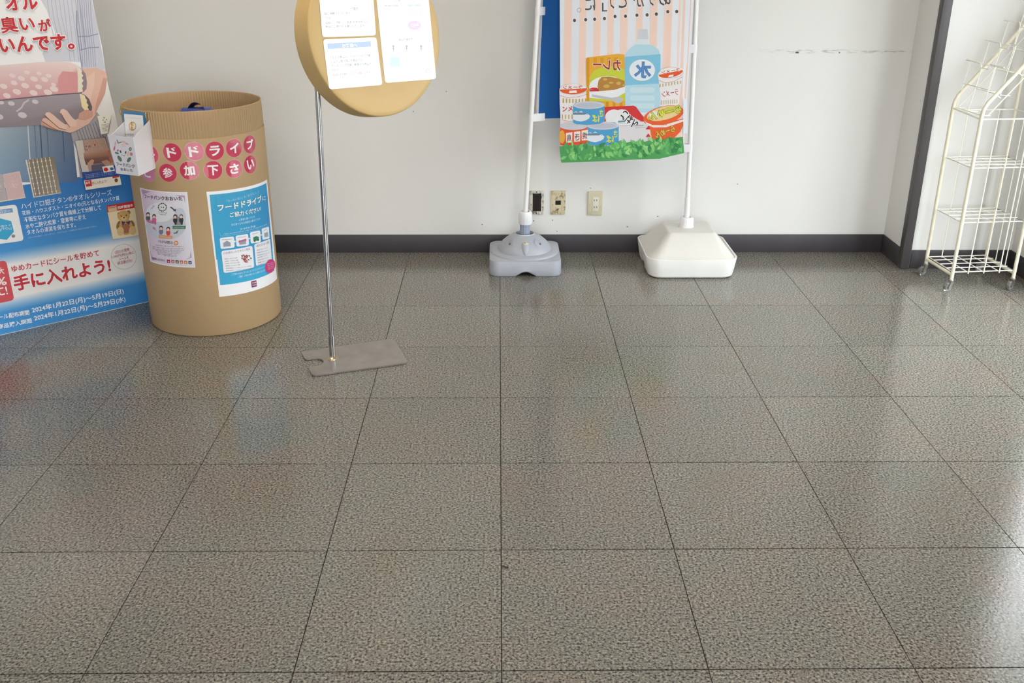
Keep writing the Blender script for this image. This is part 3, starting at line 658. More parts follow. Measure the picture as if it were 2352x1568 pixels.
a.poly([(372, 1085), (385, 1062), (410, 1060), (470, 1100), (540, 1150), (520, 1172), (450, 1135)], SK, 3)      # ring finger
a.poly([(400, 1035), (412, 1012), (440, 1008), (475, 1030), (530, 1080), (600, 1130), (590, 1165), (530, 1150), (450, 1080)], SKL, 4)   # middle finger
a.poly([(535, 1010), (545, 985), (570, 978), (600, 995), (650, 1060), (690, 1090), (680, 1140), (620, 1140), (590, 1090)], SKL, 5)     # index finger
a.poly([(710, 1020), (770, 985), (835, 1000), (830, 1050), (760, 1085), (700, 1075)], SKD, 3)
a.ell((572, 995), 12, 9, (236, 206, 192), 6, n=10, rot=40); a.ell((420, 1025), 14, 9, (236, 206, 192), 6, n=10, rot=30)
for p in ([(400, 1035), (450, 1085), (530, 1152), (590, 1168)], [(385, 1130), (430, 1150), (510, 1172)], [(545, 1020), (590, 1095), (625, 1142)], [(375, 1088), (450, 1138), (520, 1172)]): a.line(p, .0022, (150, 100, 84), 6)
a.build('hand_print', stand)
# lettering of the upper half
a = Art(SP, 'A', .0046); RD = (206, 48, 56)
for tx, p0, p1, h in [('オル', (60, 100), (348, 84), 150), ('臭い', (12, 302), (322, 278), 145), ('が', (355, 286), (468, 276), 112), ('らいんです', (-150, 492), (603, 446), 148), ('。', (612, 447), (676, 440), 55)]:
    a.text(tx, p0, p1, h, RD, 3, off=.024 if tx == '臭い' else .034, halo=.04); 
    a.text(tx, (p0[0]+6, p0[1]+6), (p1[0]+6, p1[1]+6), h, (196, 190, 194), 1, off=.06)
a.build('headline', stand)
# lower half: towel pictures and boxes
a = Art(SP, 'S', .0010)
a.poly([(415, 195), (875, 135), (1000, 735), (545, 810)], (226, 222, 212), 2); a.grid([(440, 190), (875, 135), (1000, 725), (560, 795)], [(140, 128, 112), (134, 122, 100), (160, 148, 140), (134, 126, 120)], 3)
for i in range(6):
    x = 465+i*68; y = 190-i*9; a.line([(x, y), (x+118, y+585)], .0022, (224, 216, 198), 4)
    for j in range(7): a.poly([(x+10+j*17-16, y+55+j*84), (x+10+j*17, y+35+j*84), (x+10+j*17+16, y+52+j*84), (x+10+j*17, y+70+j*84)], (228, 220, 204), 5)
a.poly([(45, 430), (320, 375), (415, 810), (130, 860)], (222, 204, 200), 2); a.poly([(55, 438), (312, 388), (400, 800), (138, 845)], (214, 186, 184), 3)
for i in range(30): a.ell((235+random.gauss(0, 32), 610+random.gauss(0, 42)), 9, 7, (228, 210, 206), 4, n=6)
a.poly([(-120, 450), (0, 425), (40, 432), (125, 862), (0, 882), (-60, 890)], (184, 176, 178), 2); a.poly([(120, 845), (415, 800), (417, 812), (130, 862)], (230, 222, 196), 4); a.poly([(-60, 875), (120, 845), (125, 862), (-60, 892)], (230, 222, 196), 4)
for i in range(16): a.ell((5+random.gauss(0, 14), 650+random.gauss(0, 40)), 9, 7, (206, 200, 202), 3, n=6)
a.build('towel_pictures', stand)
a = Art(SP, 'B', .0010)
rquad(a, [(-420, 350), (150, 278), (220, 612), (-350, 690)], (240, 240, 242), 2, r=.10)
a.poly([(-300, 365), (112, 312), (120, 350), (-290, 405)], (120, 160, 205), 3); a.text('ロジー', (0, 362), (95, 350), 30, (240, 244, 248), 4, off=.01)
a.poly([(-20, 405), (8, 408), (102, 432), (128, 530), (62, 605), (-20, 595), (-120, 560), (-130, 450)], (60, 168, 214), 3)
a.text('の働きで', (-20, 492), (100, 478), 18, (225, 242, 250), 4, off=.0); a.text('(Ag/TiO₂)', (-40, 532), (108, 510), 30, (235, 246, 250), 4, off=.0); a.ell((122, 570), 17, 15, (140, 136, 136), 5)
W = (240, 244, 250)
a.text('ハイドロ銀チタン®タオルシリーズ', (200, 325), (1035, 192), 58, W, 3, off=.0)
for tx, p0, p1, h in [('花粉・ハウスダスト・ニオイの(元となる)タンパク質', (208, 388), (1105, 244), 50), ('不衛生なタンパク質を繊維上で分解して', (225, 445), (935, 328), 48), ('水や二酸化炭素・窒素等に変え', (238, 506), (795, 414), 48), ('タオルの清潔を保ちます。', (252, 560), (700, 488), 46)]:
    a.text(tx, p0, p1, h, W, 3, off=.008)
a.text('※すべての花粉・ハウスダスト・ニオイに対して効果があるわけではありません', (262, 595), (890, 485), 15, (190, 214, 236), 3, off=.0)
a.build('blue_band_lettering', stand)
a = Art(SP, 'B', .0010)
a.poly([(980, 290), (1235, 248), (1282, 565), (1040, 602)], (238, 222, 190), 2); a.poly([(978, 290), (1235, 246), (1245, 308), (990, 352)], (200, 40, 46), 3)
a.poly([(992, 300), (1072, 288), (1080, 335), (1000, 347)], (226, 190, 150), 4); a.text("Honey's", (998, 325), (1072, 312), 26, (130, 30, 34), 5, off=.01); a.text('同時開催中', (1088, 325), (1228, 300), 30, (250, 236, 230), 5, off=.02)
a.line([(980, 290), (1040, 602), (1282, 565)], .0012, (180, 150, 100), 3)
TB, TBD, TBL = (206, 164, 104), (150, 108, 66), (222, 190, 136)
a.ell((1160, 485), 62, 75, TB, 4); a.ell((1140, 385), 58, 52, TB, 5); a.ell((1100, 368), 18, 20, TBD, 4); a.ell((1185, 352), 18, 20, TBD, 4); a.ell((1140, 408), 26, 20, TBL, 6); a.ell((1143, 400), 9, 7, (70, 46, 40), 7, n=10)
a.ell((1118, 385), 6, 7, (60, 40, 36), 7, n=8); a.ell((1164, 378), 6, 7, (60, 40, 36), 7, n=8)
a.poly([(1120, 432), (1158, 440), (1128, 475)], (70, 66, 110), 7); a.poly([(1158, 440), (1205, 428), (1190, 468)], (70, 66, 110), 7)
a.ell((1110, 525), 32, 42, TBL, 6); a.ell((1222, 518), 34, 42, TBL, 6); a.ell((1095, 470), 20, 42, TBD, 3, rot=15); a.ell((1222, 465), 20, 40, TBD, 3, rot=-15); a.ell((1160, 500), 40, 44, (176, 110, 84), 5)
a.build('bear_card_print', stand)
a = Art(SP, 'B', .0010); R2 = (196, 50, 64)
a.ring((1142, 760), 116, 116, .0010, (150, 130, 130), 2, n=40)
for tx, p0, p1, h in [('1回のお買物', (1062, 738), (1195, 706), 30), ('1,000円(税込)毎に', (1034, 782), (1242, 736), 32), ('シールを', (1100, 797), (1190, 778), 26), ('1枚自動付与!', (1082, 838), (1222, 810), 32)]: a.text(tx, p0, p1, h, (170, 60, 66), 3, off=.005)
a.text('ゆめカードにシールを貯めて', (112, 905), (918, 752), 62, R2, 3, off=.015); a.text('手に入れよう!', (140, 1085), (1030, 905), 150, R2, 4, off=.035, halo=.035)
rquad(a, [(-330, 865), (55, 792), (132, 1160), (-250, 1240)], (210, 84, 92), 2, r=.10)
for tx, p0, p1, h in [('大', (-12, 926), (42, 918), 62), ('%', (-28, 1035), (65, 1018), 75), ('に!', (-28, 1130), (75, 1108), 85)]: a.text(tx, p0, p1, h, (250, 240, 238), 4, off=.02)
for tx, p0, p1, h in [('シール配布期間', (-60, 1352), (272, 1296), 48), ('2024年1月22日(月)〜5月19日(日)', (300, 1288), (1145, 1108), 62), ('商品購入期間', (-15, 1432), (295, 1370), 46), ('2024年1月22日(月)〜5月29日(水)', (320, 1362), (1162, 1182), 62)]:
    a.text(tx, p0, p1, h, (244, 246, 250), 3, off=.018)
a.build('offer_lettering', stand)
# leaflet in its pocket and the little paper tag
LP = Plane(SP.at(0, 0, .012), SP.e1, SP.e2)
def lsheet(name, quad, rgb, label, cat, par=None):
    poly = [LP.at(*LP.uv(PX('L', *p))) for p in quad]; c = sum(poly, Vector())/len(poly)
    o = sheet(name, poly, LP.n, .0012, mat('leaf_'+name, rgb, .45), par)
    if par is None:
        o.data.transform(Matrix.Translation(-c)); o.location = c; ORG[o] = c; tag(o, label, cat)
    return o
lf = lsheet('leaflet', [(275, 1540), (890, 1450), (610, 637), (95, 700)], (40, 74, 150), 'towel leaflet with red lettering stuck on the standee beside the hand', 'leaflet')
a = Art(LP, 'L', .0003)
a.poly([(95, 700), (230, 683), (300, 940), (340, 1225), (215, 1230)], (206, 198, 190), 1); a.poly([(225, 683), (605, 640), (770, 1110), (560, 1190), (330, 1225), (260, 900)], (176, 150, 136), 1)
a.grid([(232, 900), (650, 850), (690, 960), (250, 1010)], [(196, 160, 140), (190, 140, 118), (150, 104, 88), (140, 100, 86)], 2); a.grid([(250, 1010), (690, 960), (710, 1060), (280, 1110)], [(120, 84, 74), (140, 96, 84), (110, 84, 84), (110, 80, 74)], 2)
a.poly([(300, 1080), (380, 1010), (420, 1030), (400, 1100), (330, 1150)], (196, 150, 130), 3); a.poly([(540, 1050), (640, 1020), (690, 1060), (600, 1110)], (190, 140, 120), 3); a.poly([(650, 860), (690, 850), (740, 1060), (690, 1090)], (170, 112, 92), 3)
a.poly([(370, 1110), (600, 1080), (620, 1190), (380, 1225)], (96, 92, 112), 2)
for tx, p0, p1, h in [('このタオル', (278, 755), (522, 722), 50), ('本当に臭いが', (262, 818), (560, 775), 50), ('つきづらいんです', (228, 892), (605, 835), 50)]: a.text(tx, p0, p1, h, (160, 60, 48), 4, off=.02, halo=.04, hcol=(240, 226, 214))
a.poly([(555, 1140), (745, 1112), (775, 1210), (585, 1242)], (240, 238, 236), 3); a.ell((620, 1188), 38, 34, (206, 44, 40), 4); a.ell((720, 1175), 34, 24, (60, 110, 170), 4)
for i in range(3): a.text('消臭効果が続くタオル花粉にも', (262+i*6, 1290+i*26), (800, 1210+i*26), 15, (190, 200, 226), 3, off=.0)
a.poly([(243, 1378), (860, 1292), (888, 1448), (275, 1540)], (236, 230, 216), 2); a.poly([(262, 1385), (368, 1368), (384, 1470), (280, 1484)], (196, 50, 52), 3); a.text('65', (282, 1440), (352, 1430), 42, (246, 236, 230), 4, off=.02)
a.text('手に入れよう!', (386, 1455), (640, 1412), 58, (176, 50, 56), 4, off=.01); a.ell((797, 1372), 30, 34, (130, 80, 54), 4); a.poly([(730, 1310), (850, 1292), (856, 1318), (736, 1338)], (200, 60, 40), 4)
a.build('leaflet_print', lf)
tg = lsheet('paper_tag', [(540, 585), (650, 568), (715, 250), (475, 270)], (240, 236, 222), None, None, stand)
a = Art(LP, 'L', .0003)
for x, y, r in ((590, 300, 14), (575, 340, 12), (630, 335, 12), (605, 375, 14)): a.ell((x, y), r, r*.9, (120, 136, 128), 1, n=8)
for i in range(6): a.line([(545+i*3, 420+i*22), (690-i*9, 405+i*22)], .0012, (150, 146, 140), 1)
a.build('tag_print', tg)

# ------------------------------------------------------------------ round sign on a pole
M_CHROME = mat('chromed_steel', (190, 190, 194), .14, metal=1.0)
M_PLATE = mat('brushed_steel_plate', (164, 157, 151), .33, metal=.7, var=.12, vscale=14)
sign = thing('sign_stand', (-.628, .778, 0), 'round yellow sign with three white notices on a chrome pole and steel foot plate', 'sign')
PA, PB, PC, PD = fl(692, 807, .007), fl(905, 777, .007), fl(937, 832, .007), fl(717, 862, .007)
def bil(s, t): return (PA*(1-s)+PB*s)*(1-t)+(PD*(1-s)+PC*s)*t
pp = []
def arc_corner(s, t, ds, dt, r=.06):
    out = []
    for k in range(6):
        w = k/5; out.append(((s+ds[0]*r)*(1-w)**2+2*w*(1-w)*s+(s+dt[0]*r)*w*w, (t+ds[1]*r*1.5)*(1-w)**2+2*w*(1-w)*t+(t+dt[1]*r*1.5)*w*w))
    return out
pp += arc_corner(1, 0, (-1, 0), (0, 1)); pp += arc_corner(1, 1, (0, -1), (-1, 0)); pp += arc_corner(0, 1, (1, 0), (0, -1), .05)
pp += [(0, .72), (.02, .66)]+[(.10+.075*math.sin(x), .50+.15*math.cos(x)) for x in [math.pi*k/10 for k in range(11)]]+[(.02, .34), (0, .30)]
pp += arc_corner(0, 0, (0, 1), (1, 0), .03)
sheet('base_plate', [bil(s, t) for s, t in pp][::-1], (0, 0, 1), .0055, M_PLATE, sign)
pb = Vector((-.628, .778, 0)); ptop = wy(729, 205, .778); pd = (ptop-pb)/ptop.z
tube('pole', [pb+pd*.09, pb+pd*1.17], .0092, M_CHROME, sign, 20); tube('sleeve', [pb+pd*.006, pb+pd*.1], .0112, M_CHROME, sign, 20)
lathe('weld', [(.026, .004), (.022, .010), (.012, .016), (0, .017)], pb, mat('weld_metal', (206, 190, 160), .3, metal=.9), sign, n=20)
nD = Vector((.6813, -.7172, .1462)).normalized(); cD = Vector((-.4118, .8694, 1.161)); RD_ = .2724
dk = lathe('disc', [(0, 0), (.19, 0), (.205, -.0022), (.222, -.0005), (.255, 0), (.2675, -.0008), (.2705, -.0026), (.2718, -.0055), (RD_, -.012), (RD_+.0005, -.05), (RD_, -.083), (.262, -.087), (0, -.086)], cD, mat('mustard_plastic', (212, 180, 122), .5, var=.02), sign, axis=nD, n=96, angle=50)
tube('bracket', [pb+pd*1.12, cD-nD*.086-Vector((0, 0, .04))], .008, M_CHROME, sign, 12)
eh = Vector((math.cos(.7598), math.sin(.7598), 0)); ev = nD.cross(eh)
DPl = Plane(cD+nD*.0008, eh, ev)
def paper(quad, label):
    a = Art(DPl, 'E', .0002); rquad(a, quad, (246, 246, 246), 0, r=.06); o = a.build('paper_notice', sign, GLOSSP, label); return o
WASHED_INK = (96, 96, 104)  # sign print greyed: wash-out by glare is put into the ink colours
o = paper([(378, -260), (1048, -300), (1100, 440), (435, 463)], 'upper left laminated notice with rounded corners'); a = Art(DPl, 'E', .0005)
for tx, p0, p1, h, c in [('フードドライブ活動への', (455, 135), (780, 125), 36, (190, 190, 196)), ('ご協力', (785, 130), (880, 126), 38, (70, 70, 74)), ('誠に有難うございます。', (458, 188), (800, 176), 34, WASHED_INK), ('只今、', (466, 244), (555, 240), 34, WASHED_INK), ('20　年　月　　　', (472, 302), (790, 290), 34, WASHED_INK), ('未使用食品の', (812, 290), (1000, 282), 32, (120, 120, 128)), ('食品のご寄付をお願いいたします', (475, 350), (960, 336), 34, WASHED_INK)]: a.text(tx, p0, p1, h, c, 1, off=.004)
a.poly([(790, -60), (850, -62), (852, 90), (795, 92)], (212, 214, 226), 1); a.build('notice_lettering', o, GLOSSP)
o = paper([(443, 490), (1105, 463), (1180, 1053), (520, 1110)], 'lower left laminated notice with a blue heading bar'); a = Art(DPl, 'E', .0005)
a.poly([(497, 541), (1032, 512), (1042, 580), (503, 610)], (96, 134, 196), 1); a.text('お客様へ', (680, 596), (868, 584), 52, (246, 248, 250), 3, off=.012)
for tx, p0, p1, h, c in [('こちらの商品は、フードドライブ活動', (530, 735), (1035, 705), 36, WASHED_INK), ('によりご寄付頂いた商品です。', (540, 788), (945, 760), 36, WASHED_INK), ('フードバンク団体に寄贈する商品で', (548, 838), (1045, 808), 36, WASHED_INK), ('すので', (555, 892), (640, 886), 34, WASHED_INK), ('直接お手を触れないようお願いします', (565, 950), (1030, 912), 34, (196, 120, 140))]: a.text(tx, p0, p1, h, c, 1, off=.004)
a.build('notice_lettering', o, GLOSSP)
o = paper([(1075, -330), (1720, -370), (1848, 980), (1215, 1030)], 'tall right laminated notice with a pink oval'); a = Art(DPl, 'E', .0005)
a.text('食品', (1340, 22), (1400, 18), 40, (150, 150, 156), 1); a.poly([(1190, 62), (1385, 58), (1390, 92), (1192, 98)], (226, 220, 226), 1); a.poly([(1465, 58), (1690, 48), (1694, 84), (1468, 94)], (190, 232, 234), 1)
a.text('受け取れる食品', (1210, 84), (1375, 80), 22, WASHED_INK, 2, off=0); a.text('対象外の食品', (1490, 80), (1650, 74), 22, WASHED_INK, 2, off=0)
for i in range(10): a.text('缶詰・レトルト' if i % 2 else 'お米・乾物など', (1200+i*5, 125+i*34), (1300+i*6, 121+i*34), 18, (150, 150, 156), 1, off=0)
for i in range(4): a.text('生鮮食品・冷凍', (1480+i*4, 125+i*34), (1660, 117+i*34), 18, (150, 190, 196), 1, off=0)
f_ = Art(DPl, 'E', .0005); f_.ell((1578, 313), 82, 57, (232, 140, 205), 2); f_.text('ご注意', (1530, 330), (1630, 322), 30, (250, 225, 245), 3); f_.build('printed_oval', o, GLOSSP)
a.text('食品の提供先', (1385, 512), (1560, 500), 32, WASHED_INK, 1, off=.004)
for x in (1315, 1480, 1660):
    f_ = Art(DPl, 'E', .0005); f_.ell((x, 575), 14, 16, WASHED_INK, 1, n=10); f_.line([(x-18, 610), (x, 595), (x+18, 612)], .0015, WASHED_INK, 1); f_.line([(x, 592), (x+2, 632)], .002, WASHED_INK, 1); f_.build('printed_figure', o, GLOSSP)
f_ = Art(DPl, 'E', .0005); rquad(f_, [(1268, 712), (1388, 704), (1398, 826), (1278, 836)], (150, 226, 222), 1); f_.build('printed_panel', o, GLOSSP); a.text('フードバンク', (1285, 704), (1370, 698), 16, WASHED_INK, 2, off=0)
for i in range(2): a.text('お問い合わせはサービスカウンターまで', (1288+i*6, 892+i*30), (1470+i*50, 880+i*28), 18, (150, 150, 156), 1, off=0)
a.build('notice_lettering', o, GLOSSP); f_ = Art(DPl, 'E', .0005); f_.ring((1745, 885), 26, 26, .0014, (150, 150, 150), 1, n=16); f_.build('printed_ring', o, GLOSSP)

# ------------------------------------------------------------------ wall plates
M_BEIGE = mat('aged_cover_plate', (206, 198, 170), .45, var=.05, vscale=40)
M_BLACK = mat('dark_recess', (26, 18, 18), .8)
def rust_mat(c0=(104, 88, 64), c1=(176, 158, 122), c2=(210, 198, 166), name='rust_spotted_plate'):
    m = mat('rust_spotted_plate', (206, 194, 160), .6, bump=.3, bscale=90).copy(); m.name = name; nt = m.node_tree; b = nt.nodes['Principled BSDF']
    tc = nt.nodes.new('ShaderNodeTexCoord'); n = nt.nodes.new('ShaderNodeTexNoise'); n.inputs['Scale'].default_value = 48; n.inputs['Detail'].default_value = 6; n.inputs['Distortion'].default_value = .8
    nt.links.new(tc.outputs['Object'], n.inputs['Vector']); cr = nt.nodes.new('ShaderNodeValToRGB'); e = cr.color_ramp
    e.elements[0].position = .33; e.elements[0].color = (*lin(c0), 1); e.elements[1].position = .50; e.elements[1].color = (*lin(c2), 1)
    q = e.elements.new(.42); q.color = (*lin(c1), 1)
    nt.links.new(n.outputs['Fac'], cr.inputs[0]); nt.links.new(cr.outputs[0], b.inputs['Base Color']); return m
M_RUST = rust_mat(); M_RUST2 = rust_mat((70, 66, 60), (132, 126, 114), (206, 202, 190), 'corroded_steel_frame')
def plate(px0, px1):
    a, b = wy(*px0, BY), wy(*px1, BY); return min(a.x, b.x), max(a.x, b.x), min(a.z, b.z), max(a.z, b.z)
def ring_plate(name, x0, x1, z0, z1, hx0, hx1, hz0, hz1, t, mt, parent):
    """cover plate with a rectangular opening"""
    bm = bmesh.new()
    bm_box(bm, (x0, BY-t, z0), (hx0, BY-.0002, z1), .0012, 2); bm_box(bm, (hx1, BY-t, z0), (x1, BY-.0002, z1), .0012, 2)
    bm_box(bm, (hx0-.0015, BY-t, hz1), (hx1+.0015, BY-.0002, z1), .0012, 2); bm_box(bm, (hx0-.0015, BY-t, z0), (hx1+.0015, BY-.0002, hz0), .0012, 2)
    return from_bm(name, bm, mt, parent, angle=35)
x0, x1, z0, z1 = plate(PX('O', 195, 205), PX('O', 565, 845)); xm = (x0+x1)/2
t1 = thing('wall_plate', (xm, BY, z0), 'corroded metal wall frame around an open black switch box beside the grey banner stand', 'wall plate')
ring_plate('frame', x0, x1, z0, z1, x0+.015, x1-.013, z0+.016, z1-.014, .006, M_RUST2, t1)
box('recess', (x0+.013, BY-.002, z0+.014), (x1-.011, BY-.0003, z1-.012), M_BLACK, t1)
bm = bmesh.new(); bm_tube(bm, [(x0+.020, BY-.003, z0+.02), (x0+.020, BY-.003, z1-.026), (xm, BY-.003, z1-.019), (x1-.018, BY-.003, z1-.026), (x1-.018, BY-.003, z0+.02)], .0012, 6); from_bm('inner_clip', bm, mat('dull_steel', (84, 76, 72), .5, metal=.6), t1)
for z in (z0+.006, z1-.006): lathe('screw', [(0, .0025), (.003, .002), (.0035, 0)], (xm, BY-.006, z), mat('dull_steel', (84, 76, 72), .5, metal=.6), t1, axis=(0, -1, 0), n=10)
x0, x1, z0, z1 = plate(PX('O', 775, 205), PX('O', 1150, 845)); xm = (x0+x1)/2
hx0, hx1, hz0, hz1 = plate(PX('O', 888, 470), PX('O', 1035, 588))
t2 = thing('wall_plate', (xm, BY, z0), 'rust spotted cream wall plate with one small square hole', 'wall plate')
ring_plate('cover', x0, x1, z0, z1, hx0, hx1, hz0, hz1, .006, M_RUST, t2); box('recess', (hx0-.001, BY-.002, hz0-.001), (hx1+.001, BY-.0003, hz1+.001), M_BLACK, t2)
x0, x1, z0, z1 = plate(PX('O', 1770, 215), PX('O', 2145, 865)); xm = (x0+x1)/2
t3 = thing('wall_outlet', (xm, BY, z0), 'beige double power outlet on the wall between the two banner stands', 'outlet')
box('cover', (x0, BY-.008, z0), (x1, BY-.0002, z1), M_BEIGE, t3, .003, 3)
sx0, sx1, sz0, sz1 = plate(PX('O', 1890, 375), PX('O', 2045, 745))
box('socket_insert', (sx0, BY-.0096, sz0), (sx1, BY-.0075, sz1), mat('socket_plastic', (220, 216, 200), .4), t3, .0008)
for yy in (455, 640):
    for xx in (1935, 2003):
        p = wy(*PX('O', xx, yy), BY); box('slot', (p.x-.0014, BY-.0098, p.z-.0046), (p.x+.0014, BY-.0092, p.z+.0046), M_BLACK, t3)

# ------------------------------------------------------------------ grey banner stand
M_GREY = mat('grey_tank_plastic', (172, 176, 186), .42, bump=.05, bscale=200, var=.02)
M_WPOLE = mat('white_painted_pole', (240, 240, 240), .3); M_WCOL = mat('white_collar_plastic', (236, 236, 240), .35)
gx, gy = .118, 1.905
gs = thing('banner_stand', (gx, gy, 0), 'grey domed plastic banner stand with a white pole leaning right', 'banner stand')
hx, hy = .170, .172
def arch(c, half, h): return lambda x, y: 0
def zf(x, y):
    d = (x-gx-.002)/.052; e = (y-gy)/.052
    if abs(y-(gy-hy)) < .012 or abs(y-(gy+hy)) < .012: return .0215*max(0, math.cos(min(1, abs(d))*math.pi/2))**1.3
    return .0
bm = bmesh.new()
bm_loft(bm, [rrect(gx, gy, hx-.003, hy-.003, .042, 0, ns=40, zf=lambda x, y: .001+zf(x, y)), rrect(gx, gy, hx, hy, .045, 0, ns=40, zf=lambda x, y: .006+zf(x, y)), rrect(gx, gy, hx-.001, hy-.001, .045, .03, ns=40), rrect(gx, gy, hx-.002, hy-.002, .045, .066, ns=40),
             rrect(gx, gy, hx-.004, hy-.004, .043, .0715, ns=40), rrect(gx, gy, hx-.010, hy-.010, .038, .074, ns=40)], True)
from_bm('tank', bm, M_GREY, gs, angle=40)
lathe('dome', [(.163, .073), (.1615, .0795), (.157, .083), (.134, .0855), (.1285, .0865), (.1275, .091), (.122, .102), (.108, .119), (.09, .135), (.07, .149), (.055, .157), (.047, .160)], (gx, gy, 0), M_GREY, gs, n=72)
lathe('dome_lip', [(.048, .1595), (.0475, .1625), (.045, .1635), (.0425, .162), (.0415, .145), (.0415, .10)], (gx, gy, 0), mat('pale_lip_plastic', (206, 208, 212), .4), gs, n=40)
lathe('mast_socket', [(.0235, .09), (.0235, .225)], (gx+.001, gy, 0), mat('blue_grey_tube', (156, 168, 188), .35), gs, n=48, ribs=(.0008, 0, 1))
tag(lathe('collar', [(.0215, .208), (.031, .208), (.0322, .212), (.0322, .252), (.030, .262), (.027, .268), (.0185, .268), (.017, .262), (.0165, .22)], (gx+.003, gy, 0), M_WCOL, gs, n=64, ribs=(.0006, 2, 2)), 'white screw collar')
sp = Vector((gx+.002, gy-.098, 0))
bm = bmesh.new(); lp = []
for z, r, dy in ((.086, .004, -.028), (.094, .010, -.026), (.104, .0150, -.020), (.116, .0178, -.012), (.128, .0186, -.004), (.1335, .0180, 0), (.1350, .0165, 0)):
    lp.append([Vector((sp.x+r*math.cos(t), sp.y+dy+.3*r+r*math.sin(t), z)) for t in [2*math.pi*k/24 for k in range(24)]])
bm_loft(bm, lp, True); from_bm('filler_spout', bm, M_GREY, gs, angle=50)
cap = lathe('filler_cap', [(.0125, .134), (.0125, .137), (.0115, .138), (0, .138)], (sp.x, sp.y+.005, 0), mat('cream_cap', (222, 216, 196), .5), gs, n=20)
box('cap_tab', (sp.x-.001, sp.y-.004, .138), (sp.x+.0015, sp.y+.013, .1435), mat('yellow_tab', (214, 200, 120), .5), cap)
for s in (-1, 1):
    az = math.radians(90-s*38); r = .098; dn = Vector((math.cos(math.radians(-90+s*42))*.75, math.sin(math.radians(-90+s*42))*.75, .66)).normalized()
    p = Vector((gx, gy, 0))+Vector((dn.x, dn.y, 0)).normalized()*.094+Vector((0, 0, .1335))
    lathe('dimple', [(0, .0012), (.018, .001), (.0225, -.002)], p-dn*.0005, mat('grey_dimple', (164, 168, 178), .45), gs, axis=dn, n=20)
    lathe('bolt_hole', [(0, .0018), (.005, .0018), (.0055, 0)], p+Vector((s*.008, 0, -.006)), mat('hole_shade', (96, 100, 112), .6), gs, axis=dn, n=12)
q0 = wy(1207, 482, 1.905); q1 = wy(1237, 0, 1.905); gd = (q1-q0)/(q1.z-q0.z)
def gpole(z): return q0+gd*(z-q0.z)
tube('pole', [gpole(.17), gpole(1.0), gpole(2.1)], .0107, M_WPOLE, gs, 16)

# ------------------------------------------------------------------ white banner stand
M_WTANK = mat('white_tank_plastic', (240, 240, 238), .38, var=.03, vscale=7)
wx_, wy_ = .889, 1.893
ws = thing('banner_stand', (wx_, wy_, 0), 'white square banner stand with a sloped off-white lid', 'banner stand')
def zl(x, y):
    if abs(x-(wx_-.19)) < .03 or abs(x-(wx_+.19)) < .03: return .022*max(0, math.cos(min(1, abs((y-wy_-.01)/.055))*math.pi/2))**.8
    return 0
bm = bmesh.new()
bm_loft(bm, [rrect(wx_, wy_, .188, .186, .052, 0, ns=30, nc=8, zf=lambda x, y: .002+zl(x, y)), rrect(wx_, wy_, .198, .196, .058, 0, ns=30, nc=8, zf=lambda x, y: .010+zl(x, y)), rrect(wx_, wy_, .204, .201, .06, .04, ns=30, nc=8),
             rrect(wx_, wy_, .2115, .205, .06, .092, ns=30, nc=8), rrect(wx_, wy_, .211, .2045, .06, .096, ns=30, nc=8), rrect(wx_, wy_, .2065, .200, .056, .0965, ns=30, nc=8), rrect(wx_, wy_, .204, .1975, .053, .088, ns=30, nc=8)], False)
from_bm('tank', bm, M_WTANK, ws, angle=40)
def lidmat():
    m = mat('offwhite_lid_plastic', (221, 219, 213), .5, var=.03, vscale=5); return m  # plain off-white lid, slightly darker than the tank
bm = bmesh.new(); tcx, tcy = .893, 1.885
bm_loft(bm, [rrect(wx_, wy_, .2035, .197, .053, .089, ns=30, nc=8), rrect(wx_, wy_, .200, .193, .052, .0915, ns=30, nc=8), rrect((wx_*.7+tcx*.3), (wy_*.7+tcy*.3), .172, .165, .045, .122, ns=30, nc=8), rrect((wx_*.3+tcx*.7), (wy_*.3+tcy*.7), .134, .127, .030, .167, ns=30, nc=8),
             rrect(tcx, tcy, .112, .103, .022, .1925, ns=30, nc=8), rrect(tcx, tcy, .107, .098, .019, .1955, ns=30, nc=8), rrect(tcx, tcy, .100, .091, .015, .1960, ns=30, nc=8)], True)
from_bm('lid', bm, lidmat(), ws, angle=50)
w0 = wy(1577, 505, 1.893); w1 = wy(1600, 0, 1.893); wd = (w1-w0)/(w1.z-w0.z)
def wpole(z): return w0+wd*(z-w0.z)
cb = wpole(.2)
lathe('collar', [(.0335, .194), (.0345, .197), (.0345, .200), (.0315, .201), (.0315, .232), (.030, .240), (.027, .243), (.0185, .243), (.017, .238), (.0165, .21)], (cb.x, cb.y, 0), M_WCOL, ws, n=64, ribs=(.0006, 3, 4))
tube('pole', [wpole(.2), wpole(.335)], .0127, M_WPOLE, ws, 16).name = 'lower_pole'
tube('pole', [wpole(.335), wpole(1.2), wpole(2.1)], .0107, M_WPOLE, ws, 16)
for x, y, r in ((1505, 581, 1.6), (1549, 581.5, 1.6), (1628, 548, 1.4)):
    p = fl(x, y, .1 if y > 560 else .125); 

